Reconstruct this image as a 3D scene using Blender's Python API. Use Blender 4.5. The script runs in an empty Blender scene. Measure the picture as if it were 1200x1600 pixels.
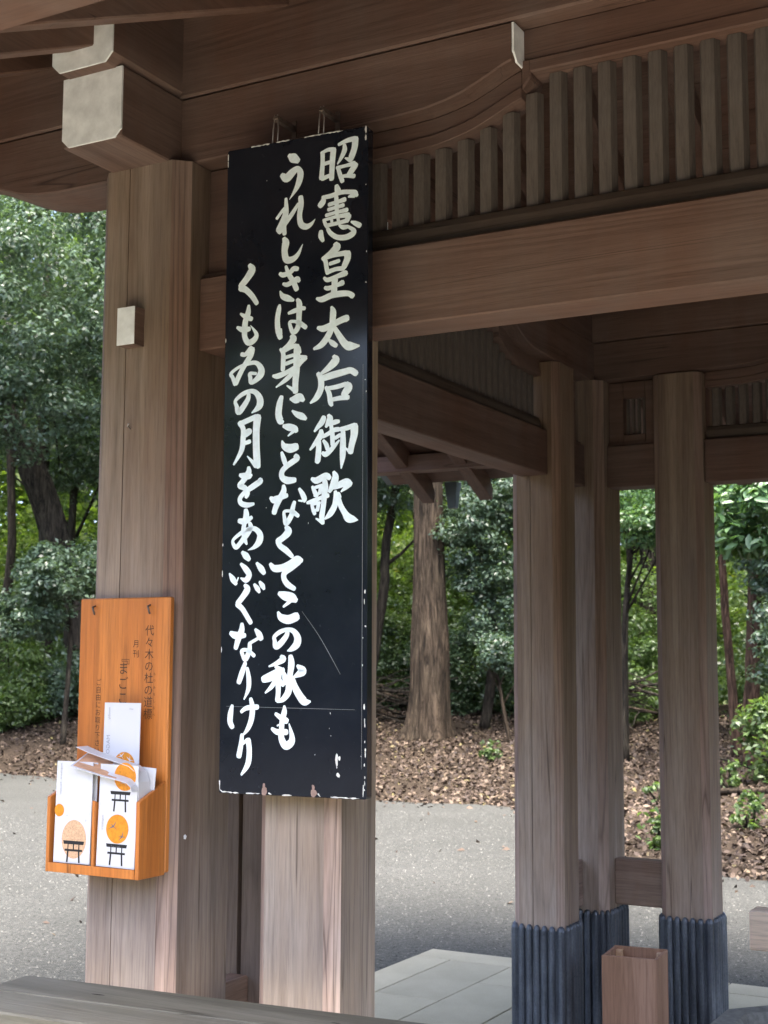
import bpy, bmesh, math, random
import numpy as np
from mathutils import Vector, Matrix

S = bpy.context.scene
C = bpy.context.collection

# ------------------------------------------------------------------ camera
cam_d = bpy.data.cameras.new('camera')
cam = bpy.data.objects.new('camera', cam_d)
C.objects.link(cam)
S.camera = cam
YAW, PITCH, ROLL = 0.5018, 0.1097, 0.0046
CAM = Vector((2.4211, -3.116, 1.7))
fw = Vector((-math.sin(YAW) * math.cos(PITCH), math.cos(YAW) * math.cos(PITCH), math.sin(PITCH)))
rt = Vector((math.cos(YAW), math.sin(YAW), 0))
up = rt.cross(fw)
r2 = rt * math.cos(ROLL) + up * math.sin(ROLL)
u2 = -rt * math.sin(ROLL) + up * math.cos(ROLL)
M = Matrix((r2, u2, -fw)).transposed().to_4x4()
M.translation = CAM
cam.matrix_world = M
cam_d.sensor_fit = 'HORIZONTAL'
cam_d.sensor_width = 36.0
cam_d.lens = 2138.4 / 1200 * 36.0
cam_d.clip_start = 0.05
cam_d.clip_end = 600
cam_d.dof.use_dof = True
cam_d.dof.focus_distance = 3.7
cam_d.dof.aperture_fstop = 13.0

# ------------------------------------------------------------------ sky, sun, exposure
SUN_EL, SUN_ROT = math.radians(70), math.radians(140)
W = bpy.data.worlds.new('World')
S.world = W
W.use_nodes = True
nt = W.node_tree
bg = nt.nodes['Background']
sky = nt.nodes.new('ShaderNodeTexSky')
sky.sky_type = 'NISHITA'
sky.sun_disc = False
sky.sun_elevation = SUN_EL
sky.sun_rotation = SUN_ROT
sky.air_density = 0.6
sky.dust_density = 5.0
sky.ozone_density = 1.0
nt.links.new(sky.outputs[0], bg.inputs[0])
bg.inputs[1].default_value = 0.15
sd = bpy.data.lights.new('sun', 'SUN')
sd.energy = 1.4
sd.angle = math.radians(50)
sd.color = (1.0, 0.95, 0.87)
sun = bpy.data.objects.new('sun', sd)
C.objects.link(sun)
sdir = Vector((math.sin(SUN_ROT) * math.cos(SUN_EL), math.cos(SUN_ROT) * math.cos(SUN_EL), math.sin(SUN_EL)))
sun.rotation_euler = (-sdir).to_track_quat('-Z', 'Y').to_euler()
sun.location = (0, 0, 30)
S.view_settings.view_transform = 'Standard'
S.view_settings.look = 'None'
S.view_settings.gamma = 1
S.view_settings.use_curve_mapping = False
S.view_settings.exposure = 3.05
S.cycles.use_denoising = True
S.cycles.max_bounces = 6
S.cycles.diffuse_bounces = 4
S.cycles.glossy_bounces = 3
S.cycles.transmission_bounces = 4
S.cycles.caustics_reflective = False
S.cycles.caustics_refractive = False

# ------------------------------------------------------------------ helpers
def tag(o, label=None, cat=None, group=None, kind=None):
    if label: o['label'] = label
    if cat: o['category'] = cat
    if group: o['group'] = group
    if kind: o['kind'] = kind
    return o

def thing(name, loc, label, cat, group=None):
    o = bpy.data.objects.new(name, None)
    o.empty_display_size = 0.1
    o.location = loc
    C.objects.link(o)
    return tag(o, label, cat, group)

def root_loc(p):
    v = Vector((0, 0, 0))
    while p is not None:
        v = v + p.location
        p = p.parent
    return v

def link_mesh(name, me, mat, parent=None, smooth=False):
    o = bpy.data.objects.new(name, me)
    C.objects.link(o)
    if mat is not None and len(me.materials) == 0: me.materials.append(mat)
    if parent is not None: o.parent = parent
    if smooth:
        for p in me.polygons: p.use_smooth = True
    return o

def mesh(name, verts, faces, mat, parent=None, smooth=False):
    """verts in world coordinates; the parent's place is taken off"""
    L = root_loc(parent)
    me = bpy.data.meshes.new(name)
    me.from_pydata([tuple(Vector(v) - L) for v in verts], [], faces)
    me.update()
    return link_mesh(name, me, mat, parent, smooth)

def bm_obj(name, bm, mat, parent=None, bevel=0, smooth=False, seg=1):
    if bevel:
        es = [e for e in bm.edges if len(e.link_faces) == 2 and e.calc_face_angle(0) > 0.5]
        bmesh.ops.bevel(bm, geom=es, offset=bevel, segments=seg, affect='EDGES', clamp_overlap=True)
    L = root_loc(parent)
    bmesh.ops.translate(bm, verts=bm.verts, vec=-L)
    me = bpy.data.meshes.new(name)
    bm.to_mesh(me); bm.free()
    return link_mesh(name, me, mat, parent, smooth)

def add_prism(bm, poly, f, a, b):
    """poly: 2-D outline; f(p, q, t) -> world; extruded from t=a to t=b"""
    n = len(poly)
    v0 = [bm.verts.new(f(p, q, a)) for p, q in poly]
    v1 = [bm.verts.new(f(p, q, b)) for p, q in poly]
    fs = [bm.faces.new(v0), bm.faces.new(list(reversed(v1)))]
    for i in range(n):
        fs.append(bm.faces.new((v0[i], v1[i], v1[(i + 1) % n], v0[(i + 1) % n])))
    bmesh.ops.recalc_face_normals(bm, faces=fs)

def prism(name, poly, f, a, b, mat, parent=None, bevel=0, smooth=False):
    bm = bmesh.new(); add_prism(bm, poly, f, a, b)
    return bm_obj(name, bm, mat, parent, bevel, smooth)

def add_box(bm, x0, x1, y0, y1, z0, z1):
    add_prism(bm, [(x0, y0), (x1, y0), (x1, y1), (x0, y1)], lambda p, q, t: (p, q, t), z0, z1)

def box(name, x0, x1, y0, y1, z0, z1, mat, parent=None, bevel=0.003):
    bm = bmesh.new(); add_box(bm, x0, x1, y0, y1, z0, z1)
    return bm_obj(name, bm, mat, parent, bevel)

def XY(p, q, t): return (p, q, t)
def XZ(p, q, t): return (p, t, q)
def YZ(p, q, t): return (t, p, q)

def tube_path(bm, pts, rad, n=8, cap=True):
    pts = [Vector(p) for p in pts]
    rings = []
    for i, p in enumerate(pts):
        d = (pts[min(i + 1, len(pts) - 1)] - pts[max(i - 1, 0)]).normalized()
        a = d.cross(Vector((0.31, 0.95, 0.05))).normalized(); b = d.cross(a)
        r = rad[i] if hasattr(rad, '__len__') else rad
        rings.append([bm.verts.new(p + (a * math.cos(2 * math.pi * k / n) + b * math.sin(2 * math.pi * k / n)) * r) for k in range(n)])
    for A, B in zip(rings, rings[1:]):
        for k in range(n):
            bm.faces.new((A[k], A[(k + 1) % n], B[(k + 1) % n], B[k]))
    if cap:
        bm.faces.new(list(reversed(rings[0]))); bm.faces.new(rings[-1])

def tube(name, pts, rad, mat, parent=None, n=8):
    bm = bmesh.new(); tube_path(bm, pts, rad, n)
    bmesh.ops.recalc_face_normals(bm, faces=bm.faces)
    return bm_obj(name, bm, mat, parent, smooth=True)

# ------------------------------------------------------------------ materials
class N:
    def __init__(s, name):
        s.m = bpy.data.materials.new(name); s.m.use_nodes = True
        s.t = s.m.node_tree; s.b = s.t.nodes['Principled BSDF']
    def n(s, typ, **kw):
        x = s.t.nodes.new(typ)
        for k, v in kw.items():
            if k.startswith('i_'):
                key = k[2:]
                key = int(key) if key.isdigit() else key.replace('_', ' ')
                x.inputs[key].default_value = v
            else: setattr(x, k, v)
        return x
    def l(s, a, b): s.t.links.new(a, b)
    def ramp(s, src, stops, interp='LINEAR'):
        r = s.n('ShaderNodeValToRGB'); r.color_ramp.interpolation = interp
        e = r.color_ramp.elements
        while len(e) < len(stops): e.new(0.5)
        for x, (p, c) in zip(e, stops):
            x.position = p; x.color = (*c, 1) if len(c) == 3 else c
        s.l(src, r.inputs[0]); return r.outputs[0]
    def coords(s, scale=(1, 1, 1), rot=(0, 0, 0), space='Object'):
        tc = s.n('ShaderNodeTexCoord'); mp = s.n('ShaderNodeMapping')
        mp.inputs['Scale'].default_value = scale; mp.inputs['Rotation'].default_value = rot
        s.l(tc.outputs[space], mp.inputs[0]); return mp.outputs[0]
    def noise(s, vec, scale, detail=4, rough=0.55, dist=0.0):
        x = s.n('ShaderNodeTexNoise'); x.inputs['Scale'].default_value = scale
        x.inputs['Detail'].default_value = detail; x.inputs['Roughness'].default_value = rough
        x.inputs['Distortion'].default_value = dist
        if vec is not None: s.l(vec, x.inputs['Vector'])
        return x.outputs[0]
    def mix(s, fac, a, b, mode='MIX'):
        x = s.n('ShaderNodeMix', data_type='RGBA', blend_type=mode)
        if isinstance(fac, float): x.inputs[0].default_value = fac
        else: s.l(fac, x.inputs[0])
        for i, v in ((6, a), (7, b)):
            if isinstance(v, tuple): x.inputs[i].default_value = (*v, 1)
            else: s.l(v, x.inputs[i])
        return x.outputs[2]
    def bump(s, h, strength=0.3, dist=0.01):
        x = s.n('ShaderNodeBump'); x.inputs['Strength'].default_value = strength
        x.inputs['Distance'].default_value = dist
        s.l(h, x.inputs['Height']); s.l(x.outputs[0], s.b.inputs['Normal'])
    def col(s, c):
        if isinstance(c, tuple): s.b.inputs['Base Color'].default_value = (*c, 1)
        else: s.l(c, s.b.inputs['Base Color'])
    def rough(s, r, spec=0.5):
        if isinstance(r, float): s.b.inputs['Roughness'].default_value = r
        else: s.l(r, s.b.inputs['Roughness'])
        s.b.inputs['Specular IOR Level'].default_value = spec

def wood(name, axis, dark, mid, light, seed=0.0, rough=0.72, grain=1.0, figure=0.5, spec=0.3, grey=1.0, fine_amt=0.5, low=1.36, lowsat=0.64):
    """weathered timber, grain running along axis (0 x, 1 y, 2 z)"""
    m = N(name)
    sc = [1, 1, 1]; sc[axis] = 0.045
    tc = m.n('ShaderNodeTexCoord')
    off = m.n('ShaderNodeVectorMath', operation='ADD'); off.inputs[1].default_value = (seed, seed * 1.7, seed * 0.6)
    m.l(tc.outputs['Object'], off.inputs[0])
    mp = m.n('ShaderNodeMapping'); mp.inputs['Scale'].default_value = sc
    m.l(off.outputs[0], mp.inputs[0]); v = mp.outputs[0]
    big = m.noise(v, 5, 3, 0.6, 0.6)
    fine = m.noise(v, 150 * grain, 4, 0.7)
    mid_n = m.noise(v, 38 * grain, 3, 0.6, 0.8)
    # growth-ring figure: rings of a long stretched noise
    ring = m.n('ShaderNodeMath', operation='MULTIPLY'); ring.inputs[1].default_value = 26.0
    m.l(m.noise(v, 3.3, 2, 0.4, 0.3), ring.inputs[0])
    fr = m.n('ShaderNodeMath', operation='PINGPONG'); fr.inputs[1].default_value = 0.5; m.l(ring.outputs[0], fr.inputs[0])
    ringc = m.ramp(fr.outputs[0], [(0.0, (0.55, 0.55, 0.55)), (0.12, (0.9, 0.9, 0.9)), (0.5, (1.06, 1.06, 1.06))])
    base = m.ramp(big, [(0.3, dark), (0.5, mid), (0.72, light)])
    f2 = m.ramp(fine, [(0.3, (0.52, 0.50, 0.49)), (0.5, (1.0, 1.0, 1.0)), (0.72, (1.28, 1.28, 1.28))])
    f3 = m.ramp(mid_n, [(0.3, (0.82, 0.8, 0.79)), (0.6, (1.05, 1.05, 1.05))])
    c = m.mix(fine_amt, base, f2, 'MULTIPLY')
    c = m.mix(0.8, c, f3, 'MULTIPLY')
    c = m.mix(figure, c, ringc, 'MULTIPLY')
    # long fine drying cracks
    cs = [1, 1, 1]; cs[axis] = 0.022
    cm = m.n('ShaderNodeMapping'); cm.inputs['Scale'].default_value = cs; m.l(off.outputs[0], cm.inputs[0])
    cn = m.noise(cm.outputs[0], 13 * grain, 2, 0.5, 0.2)
    crk = m.ramp(cn, [(0.0, (1, 1, 1)), (0.600, (1, 1, 1)), (0.606, (0.35, 0.33, 0.32)), (0.612, (1, 1, 1))])
    gate = m.ramp(m.noise(m.coords((1, 1, 1)), 1.9, 2, 0.5), [(0.45, (0, 0, 0)), (0.55, (1, 1, 1))])
    c = m.mix(gate, c, m.mix(1.0, c, crk, 'MULTIPLY'))
    # patchy grey weathering
    patch = m.ramp(m.noise(m.coords((1, 1, 0.35)), 2.3, 5, 0.65), [(0.42, (0, 0, 0)), (0.66, (1, 1, 1))])
    g = m.n('ShaderNodeHueSaturation'); g.inputs['Saturation'].default_value = 0.72; g.inputs['Value'].default_value = 1.12
    m.l(c, g.inputs['Color'])
    if grey: c = m.mix(patch, c, g.outputs[0])
    if axis == 2 and grey:      # rain-splashed, bleached lower part, also lightened in place of light; ragged upper limit
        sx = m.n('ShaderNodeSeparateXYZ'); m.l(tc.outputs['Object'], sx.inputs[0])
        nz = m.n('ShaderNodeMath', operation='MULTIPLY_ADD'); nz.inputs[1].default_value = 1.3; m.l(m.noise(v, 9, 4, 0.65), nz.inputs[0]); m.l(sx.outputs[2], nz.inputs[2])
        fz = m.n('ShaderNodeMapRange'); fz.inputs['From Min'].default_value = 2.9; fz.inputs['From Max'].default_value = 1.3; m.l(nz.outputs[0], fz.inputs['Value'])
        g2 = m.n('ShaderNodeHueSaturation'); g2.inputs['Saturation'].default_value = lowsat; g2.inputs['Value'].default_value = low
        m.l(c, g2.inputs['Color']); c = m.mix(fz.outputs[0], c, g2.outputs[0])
    m.col(c)
    m.rough(rough, spec)
    bsum = m.n('ShaderNodeMath', operation='ADD'); m.l(fine, bsum.inputs[0]); m.l(fr.outputs[0], bsum.inputs[1])
    m.bump(bsum.outputs[0], 0.35, 0.0025)
    return m.m

WD, WM, WL = (0.148, 0.093, 0.064), (0.206, 0.138, 0.094), (0.276, 0.200, 0.142)
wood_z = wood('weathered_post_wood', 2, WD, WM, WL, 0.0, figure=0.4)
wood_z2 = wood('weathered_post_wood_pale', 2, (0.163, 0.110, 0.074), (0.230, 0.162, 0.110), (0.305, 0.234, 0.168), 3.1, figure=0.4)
wood_cham = wood('pale_chamfer_wood', 2, (0.165, 0.096, 0.070), (0.24, 0.15, 0.11), (0.32, 0.225, 0.17), 5.7, figure=0.85, grain=0.8, low=1.75, lowsat=0.80)
wood_z3 = wood('weathered_post_wood_inner_lit', 2, WD, WM, WL, 8.4, figure=0.4, low=1.75, lowsat=0.8)  # far pillars: lower part painted brighter to stand in for missing light
wood_xp = wood('pale_rail_wood_x', 0, (0.19, 0.115, 0.082), (0.27, 0.172, 0.125), (0.34, 0.235, 0.175), 1.9, figure=0.3)
wood_yp = wood('pale_rail_wood_y', 1, (0.19, 0.115, 0.082), (0.27, 0.172, 0.125), (0.34, 0.235, 0.175), 2.9, figure=0.3)
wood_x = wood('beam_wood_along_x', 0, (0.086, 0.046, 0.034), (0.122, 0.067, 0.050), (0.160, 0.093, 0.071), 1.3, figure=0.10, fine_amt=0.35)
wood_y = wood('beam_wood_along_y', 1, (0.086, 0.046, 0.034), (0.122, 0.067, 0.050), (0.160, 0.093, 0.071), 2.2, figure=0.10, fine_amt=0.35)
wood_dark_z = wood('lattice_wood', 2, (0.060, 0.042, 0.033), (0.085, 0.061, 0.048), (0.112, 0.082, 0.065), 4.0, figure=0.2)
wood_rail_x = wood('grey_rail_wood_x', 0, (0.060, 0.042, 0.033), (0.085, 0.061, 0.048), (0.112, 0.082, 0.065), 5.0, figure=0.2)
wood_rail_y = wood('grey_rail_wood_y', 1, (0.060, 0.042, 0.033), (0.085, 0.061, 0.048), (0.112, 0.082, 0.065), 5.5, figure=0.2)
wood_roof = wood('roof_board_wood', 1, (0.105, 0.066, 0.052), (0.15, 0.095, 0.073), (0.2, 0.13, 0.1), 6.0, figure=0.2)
wood_table = wood('grey_weathered_plank', 0, (0.070, 0.068, 0.052), (0.12, 0.115, 0.092), (0.17, 0.162, 0.135), 7.7, figure=0.3, grain=0.8)
wood_box = wood('raw_cedar_board', 2, (0.24, 0.13, 0.082), (0.34, 0.195, 0.128), (0.42, 0.255, 0.178), 9.1, figure=0.25, grey=0)
wood_honey = wood('varnished_orange_board', 2, (0.40, 0.118, 0.022), (0.51, 0.172, 0.035), (0.62, 0.235, 0.056), 11.3, rough=0.42, figure=0.18, spec=0.5, grey=0)
wood_pale_x = wood('pale_new_timber', 0, (0.50, 0.31, 0.18), (0.62, 0.41, 0.25), (0.70, 0.50, 0.33), 12.0, figure=0.3)

def simple(name, c, rough=0.5, spec=0.5, noise_amt=0.0, scale=20, metal=0.0, bumps=0.0):
    m = N(name)
    if noise_amt:
        nz = m.noise(m.coords(), scale, 5, 0.6)
        k = noise_amt
        m.col(m.mix(1.0, c, m.ramp(nz, [(0.3, (1 - k,) * 3), (0.7, (1 + k * 0.5,) * 3)]), 'MULTIPLY'))
        if bumps: m.bump(nz, bumps, 0.003)
    else: m.col(c)
    m.rough(rough, spec); m.b.inputs['Metallic'].default_value = metal
    return m.m

white_paint = simple('white_end_paint', (0.86, 0.885, 0.91), 0.65, 0.3, 0.18, 22, bumps=0.15)
letter_paint = simple('white_lettering_paint', (0.80, 0.90, 0.95), 0.45, 0.4, 0.12, 60)
chip_white = simple('chipped_bare_primer', (0.70, 0.70, 0.68), 0.7, 0.3, 0.2, 80)
chip_wood = simple('chipped_bare_wood', (0.32, 0.22, 0.19), 0.8, 0.2, 0.3, 60)
iron = simple('rusty_iron', (0.16, 0.12, 0.10), 0.6, 0.5, 0.4, 60, 0.5)
chain_mat = simple('galvanised_wire', (0.42, 0.40, 0.38), 0.45, 0.5, 0.3, 60, 0.8)
ink = simple('faded_black_ink', (0.085, 0.045, 0.022), 0.6, 0.3)
ink2 = simple('print_black', (0.02, 0.02, 0.022), 0.6, 0.3)
ink_grey = simple('print_grey', (0.33, 0.34, 0.38), 0.6, 0.3)
paper = simple('glossy_white_paper', (0.62, 0.63, 0.67), 0.42, 0.45)
orange_print = simple('print_orange', (0.72, 0.27, 0.02), 0.5, 0.4, 0.25, 120)
pale_print = simple('print_pale_gold', (0.66, 0.42, 0.26), 0.5, 0.4, 0.35, 260)
slot_dark = simple('dark_slot', (0.02, 0.018, 0.016), 0.9, 0.1)
roof_tin = simple('dark_copper_edge', (0.05, 0.065, 0.075), 0.5, 0.5, 0.2, 10)
stone_grey = simple('dark_basin_granite', (0.17, 0.175, 0.165), 0.7, 0.3, 0.35, 45, bumps=0.4)
bamboo = simple('bamboo_green_yellow', (0.30, 0.27, 0.05), 0.5, 0.4, 0.3, 30)

def make_shoe_mat():
    m = N('patinated_metal_shoe')
    v = m.coords((1, 1, 0.25))
    a = m.noise(v, 14, 5, 0.65)
    b = m.noise(m.coords(), 90, 3, 0.6)
    c = m.ramp(a, [(0.3, (0.07, 0.083, 0.105)), (0.55, (0.13, 0.15, 0.185)), (0.75, (0.24, 0.27, 0.31))])
    c = m.mix(0.5, c, m.ramp(b, [(0.35, (0.7, 0.7, 0.7)), (0.65, (1.15, 1.15, 1.15))]), 'MULTIPLY')
    m.col(c); m.b.inputs['Metallic'].default_value = 0.5
    m.rough(m.ramp(a, [(0.3, (0.35,) * 3), (0.7, (0.6,) * 3)]), 0.5)
    m.bump(b, 0.15, 0.002)
    return m.m
shoe_mat = make_shoe_mat()

def make_lacquer():
    m = N('black_lacquer')
    v = m.coords()
    n1 = m.noise(v, 3, 5, 0.7)
    n2 = m.noise(v, 60, 4, 0.7)
    vs = m.coords((30, 1, 2.2), (0, 0.35, 0)); sc = m.noise(vs, 5, 4, 0.75)
    c = m.ramp(n1, [(0.3, (0.006, 0.008, 0.014)), (0.7, (0.013, 0.016, 0.024))])
    dust = m.ramp(n2, [(0.66, (0, 0, 0)), (0.82, (1, 1, 1))])
    c = m.mix(m.mix(0.5, (0.0, 0.0, 0.0), dust), c, (0.09, 0.10, 0.12))
    scr = m.ramp(sc, [(0.74, (0, 0, 0)), (0.80, (0.4, 0.4, 0.4))])
    c = m.mix(scr, c, (0.06, 0.07, 0.085))
    m.col(c)
    m.rough(m.ramp(n1, [(0.3, (0.08,) * 3), (0.7, (0.18,) * 3)]), 0.4)
    m.bump(m.noise(m.coords(), 2.0, 2, 0.5), 0.05, 0.01)
    return m.m
lacquer = make_lacquer()

def leaf_mat(name, dark, light, trans=0.35, gloss=0.35, warm=None):
    m = N(name)
    geo = m.n('ShaderNodeNewGeometry')
    stops = [(0.0, dark), (0.75, light)]
    if warm: stops.append((0.97, light)); stops.append((1.0, warm))
    c = m.ramp(geo.outputs['Random Per Island'], stops)
    big = m.noise(m.coords(), 0.9, 3, 0.6)
    c = m.mix(0.7, c, m.ramp(big, [(0.3, (0.62, 0.68, 0.7)), (0.7, (1.25, 1.2, 1.0))]), 'MULTIPLY')
    m.col(c); m.rough(gloss, 0.5)
    tr = m.n('ShaderNodeBsdfTranslucent')
    tc = m.mix(1.0, c, (1.8, 2.0, 0.75), 'MULTIPLY')
    m.l(tc, tr.inputs[0])
    mx = m.n('ShaderNodeMixShader'); mx.inputs[0].default_value = trans
    m.l(m.b.outputs[0], mx.inputs[1]); m.l(tr.outputs[0], mx.inputs[2])
    m.l(mx.outputs[0], m.t.nodes['Material Output'].inputs[0])
    return m.m
leaf_dark = leaf_mat('glossy_dark_evergreen_leaves', (0.026, 0.052, 0.030), (0.074, 0.118, 0.064), 0.25, 0.34)
leaf_blue = leaf_mat('bluish_evergreen_leaves', (0.036, 0.065, 0.046), (0.100, 0.148, 0.105), 0.25, 0.30)
leaf_bright = leaf_mat('bright_backlit_leaves', (0.055, 0.10, 0.028), (0.165, 0.235, 0.065), 0.45, 0.4, (0.30, 0.26, 0.05))
leaf_mid = leaf_mat('mid_green_leaves', (0.040, 0.074, 0.030), (0.110, 0.165, 0.064), 0.35, 0.3)
leaf_near = leaf_mat('large_glossy_camellia_leaves', (0.045, 0.095, 0.045), (0.11, 0.19, 0.095), 0.28, 0.25)

def bark_mat(name, d, l, seed=0):
    m = N(name)
    v = m.coords((1, 1, 0.12))
    a = m.noise(v, 16 + seed, 5, 0.7, 0.8); b = m.noise(m.coords((1, 1, 0.5)), 3, 4, 0.6)
    c = m.ramp(a, [(0.38, tuple(x * 0.3 for x in d)), (0.5, d), (0.62, l)])
    c = m.mix(0.6, c, m.ramp(b, [(0.3, (0.7, 0.75, 0.68)), (0.7, (1.15, 1.1, 1.05))]), 'MULTIPLY')
    m.col(c); m.rough(0.9, 0.2); m.bump(a, 1.0, 0.09)
    return m.m
bark_brown = bark_mat('cedar_bark', (0.050, 0.037, 0.026), (0.098, 0.074, 0.053))
bark_dark = bark_mat('dark_mossy_bark', (0.036, 0.030, 0.024), (0.075, 0.064, 0.048), 4)
bark_red = bark_mat('reddish_thin_bark', (0.085, 0.050, 0.036), (0.15, 0.092, 0.068), 9)

def make_ground():
    m = N('ground_gravel')
    v = m.coords()
    a = m.noise(v, 130, 3, 0.7); b = m.noise(v, 0.5, 4, 0.6); d = m.noise(v, 38, 3, 0.6)
    c = m.ramp(a, [(0.32, (0.022, 0.022, 0.020)), (0.5, (0.048, 0.049, 0.046)), (0.66, (0.098, 0.099, 0.092))])
    c = m.mix(0.6, c, m.ramp(b, [(0.3, (0.66, 0.68, 0.62)), (0.7, (1.2, 1.2, 1.17))]), 'MULTIPLY')
    c = m.mix(1.0, c, m.ramp(d, [(0.33, (0.58, 0.58, 0.58)), (0.5, (0.93, 0.93, 0.93)), (0.66, (1.30, 1.30, 1.30))]), 'MULTIPLY')
    m.col(c); m.rough(0.85, 0.3); m.bump(a, 0.6, 0.006)
    return m.m
gravel_mat = make_ground()

def make_soil():
    m = N('forest_soil')
    v = m.coords()
    a = m.noise(v, 22, 6, 0.75, 0.4); b = m.noise(v, 0.7, 3, 0.6)
    c = m.ramp(a, [(0.33, (0.017, 0.013, 0.010)), (0.5, (0.042, 0.032, 0.023)), (0.68, (0.085, 0.065, 0.047))])
    c = m.mix(0.6, c, m.ramp(b, [(0.3, (0.75, 0.75, 0.75)), (0.7, (1.15, 1.1, 1.1))]), 'MULTIPLY')
    m.col(c); m.rough(0.95, 0.1); m.bump(a, 0.8, 0.03)
    return m.m
soil_mat = make_soil()

def make_paving():
    m = N('pale_paving_stone')
    v = m.coords()
    a = m.noise(v, 160, 4, 0.7); b = m.noise(v, 2.5, 5, 0.65)
    oi = m.n('ShaderNodeObjectInfo')
    c = m.ramp(a, [(0.3, (0.30, 0.275, 0.205)), (0.7, (0.42, 0.39, 0.30))])
    c = m.mix(0.8, c, m.ramp(b, [(0.3, (0.8, 0.82, 0.78)), (0.7, (1.08, 1.08, 1.06))]), 'MULTIPLY')
    c = m.mix(0.5, c, m.ramp(oi.outputs['Random'], [(0, (0.85, 0.85, 0.85)), (1, (1.1, 1.1, 1.1))]), 'MULTIPLY')
    m.col(c); m.rough(0.75, 0.3); m.bump(a, 0.25, 0.003)
    return m.m
paving_mat = make_paving()

def litter_mat():
    m = N('dry_fallen_leaves')
    geo = m.n('ShaderNodeNewGeometry')
    c = m.ramp(geo.outputs['Random Per Island'], [(0.0, (0.022, 0.016, 0.013)), (0.4, (0.055, 0.038, 0.029)), (0.75, (0.095, 0.068, 0.049)), (0.95, (0.15, 0.112, 0.08)), (1.0, (0.13, 0.115, 0.04))])
    m.col(c); m.rough(0.7, 0.3)
    return m.m
leaf_litter_mat = litter_mat()
def peb_mat():
    m = N('gravel_stone')
    geo = m.n('ShaderNodeNewGeometry')
    c = m.ramp(geo.outputs['Random Per Island'], [(0.0, (0.030, 0.031, 0.029)), (0.6, (0.075, 0.077, 0.071)), (0.97, (0.12, 0.12, 0.11)), (1.0, (0.20, 0.20, 0.185))])
    m.col(c); m.rough(0.85, 0.12)
    return m.m
pebble_mat = peb_mat()

# ================================================================== the setting
BORDER = [(-60, 15.5), (-30, 14.0), (-20, 13.4), (-13.2, 12.9), (-9, 12.6), (-6.2, 12.4), (-4.4, 12.45), (-3.0, 11.0), (-1.6, 8.8), (-0.2, 8.35), (6, 7.2), (30, 5.0), (60, 4.0)]
BX = np.array([b[0] for b in BORDER]); BY = np.array([b[1] for b in BORDER])
def yb(x): return np.interp(x, BX, BY) + 0.10 * np.sin(np.asarray(x) * 2.3) + 0.07 * np.sin(np.asarray(x) * 5.1 + 1)
def hill(x, y):
    t = np.clip((y - yb(x)) / np.interp(x, [-13, -9.5], [3.2, 10.0]), 0, 1)
    return -0.03 + 0.80 * t * t * (3 - 2 * t) * 0.85 + 0.05 * t + 0.03 * np.sin(x * 1.7 + y) * t

g = mesh('ground', [(-250, -150, -0.045), (250, -150, -0.045), (250, 250, -0.045), (-250, 250, -0.045)], [(0, 1, 2, 3)], gravel_mat)
tag(g, kind='structure')

def forest_floor():
    xs = np.concatenate([np.arange(-75, -24, 3.0), np.arange(-24, 8, 0.4), np.arange(8, 60, 3.0)])
    ts = np.array([-0.02, 0.15, 0.4, 0.8, 1.2, 1.8, 2.5, 3.3, 4.2, 5.2, 6.5, 8, 10, 13, 18, 26, 40, 70, 120])
    V = []
    for x in xs:
        b = float(yb(x))
        for i, t in enumerate(ts):
            V.append((x, b + t, float(hill(np.array(x), np.array(b + t))) if i else -0.06))
    F = []; n = len(ts)
    for i in range(len(xs) - 1):
        for j in range(n - 1):
            F.append((i * n + j, (i + 1) * n + j, (i + 1) * n + j + 1, i * n + j + 1))
    o = mesh('forest_floor', V, F, soil_mat, smooth=True)
    tag(o, kind='structure')
forest_floor()

# stone pavement: slabs laid one by one on a bed
pv = mesh('pavement', [(-1.375, -4.3, -0.03), (4.3, -4.3, -0.03), (4.3, 4.43, -0.03), (-1.375, 4.43, -0.03), (-1.375, -4.3, -0.06), (4.3, -4.3, -0.06), (4.3, 4.43, -0.06), (-1.375, 4.43, -0.06)],
          [(0, 1, 2, 3), (0, 4, 5, 1), (1, 5, 6, 2), (2, 6, 7, 3), (3, 7, 4, 0)], simple('joint_mortar', (0.15, 0.15, 0.125), 0.9, 0.2, 0.3, 30))
tag(pv, kind='structure')
def slab_mesh(w, l):
    bm = bmesh.new(); add_box(bm, -w / 2, w / 2, -l / 2, l / 2, -0.029, 0.0)
    bmesh.ops.bevel(bm, geom=[e for e in bm.edges], offset=0.003, segments=1, affect='EDGES')
    me = bpy.data.meshes.new('paving_slab'); bm.to_mesh(me); bm.free(); me.materials.append(paving_mat)
    return me
rs = random.Random(4)
kerb = slab_mesh(0.225, 0.89); slab = slab_mesh(0.370, 0.89)
def put_slab(me, x, y):
    o = bpy.data.objects.new('paving_slab', me); o.location = (x, y, rs.uniform(-0.0015, 0.0015)); C.objects.link(o); o.parent = pv
y = 4.43 - 0.225 - 0.006
for j in range(9):
    put_slab(kerb, -1.2585, y - 0.447 - j * 0.896)
for i in range(14):
    off = 0.448 if i % 2 else 0
    for j in range(9):
        yy = y - 0.447 - j * 0.896 - off + (0.0)
        if yy < -4: continue
        put_slab(slab, -1.143 + 0.188 + i * 0.376, yy)
    if off:
        o = bpy.data.objects.new('paving_slab', slab_mesh(0.370, 0.442)); o.location = (-1.143 + 0.188 + i * 0.376, y - 0.221, 0); C.objects.link(o); o.parent = pv
kx = slab_mesh(0.89, 0.222)
for i in range(6):
    put_slab(kx, -1.371 + 0.445 + i * 0.896, 4.43 - 0.114)

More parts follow.
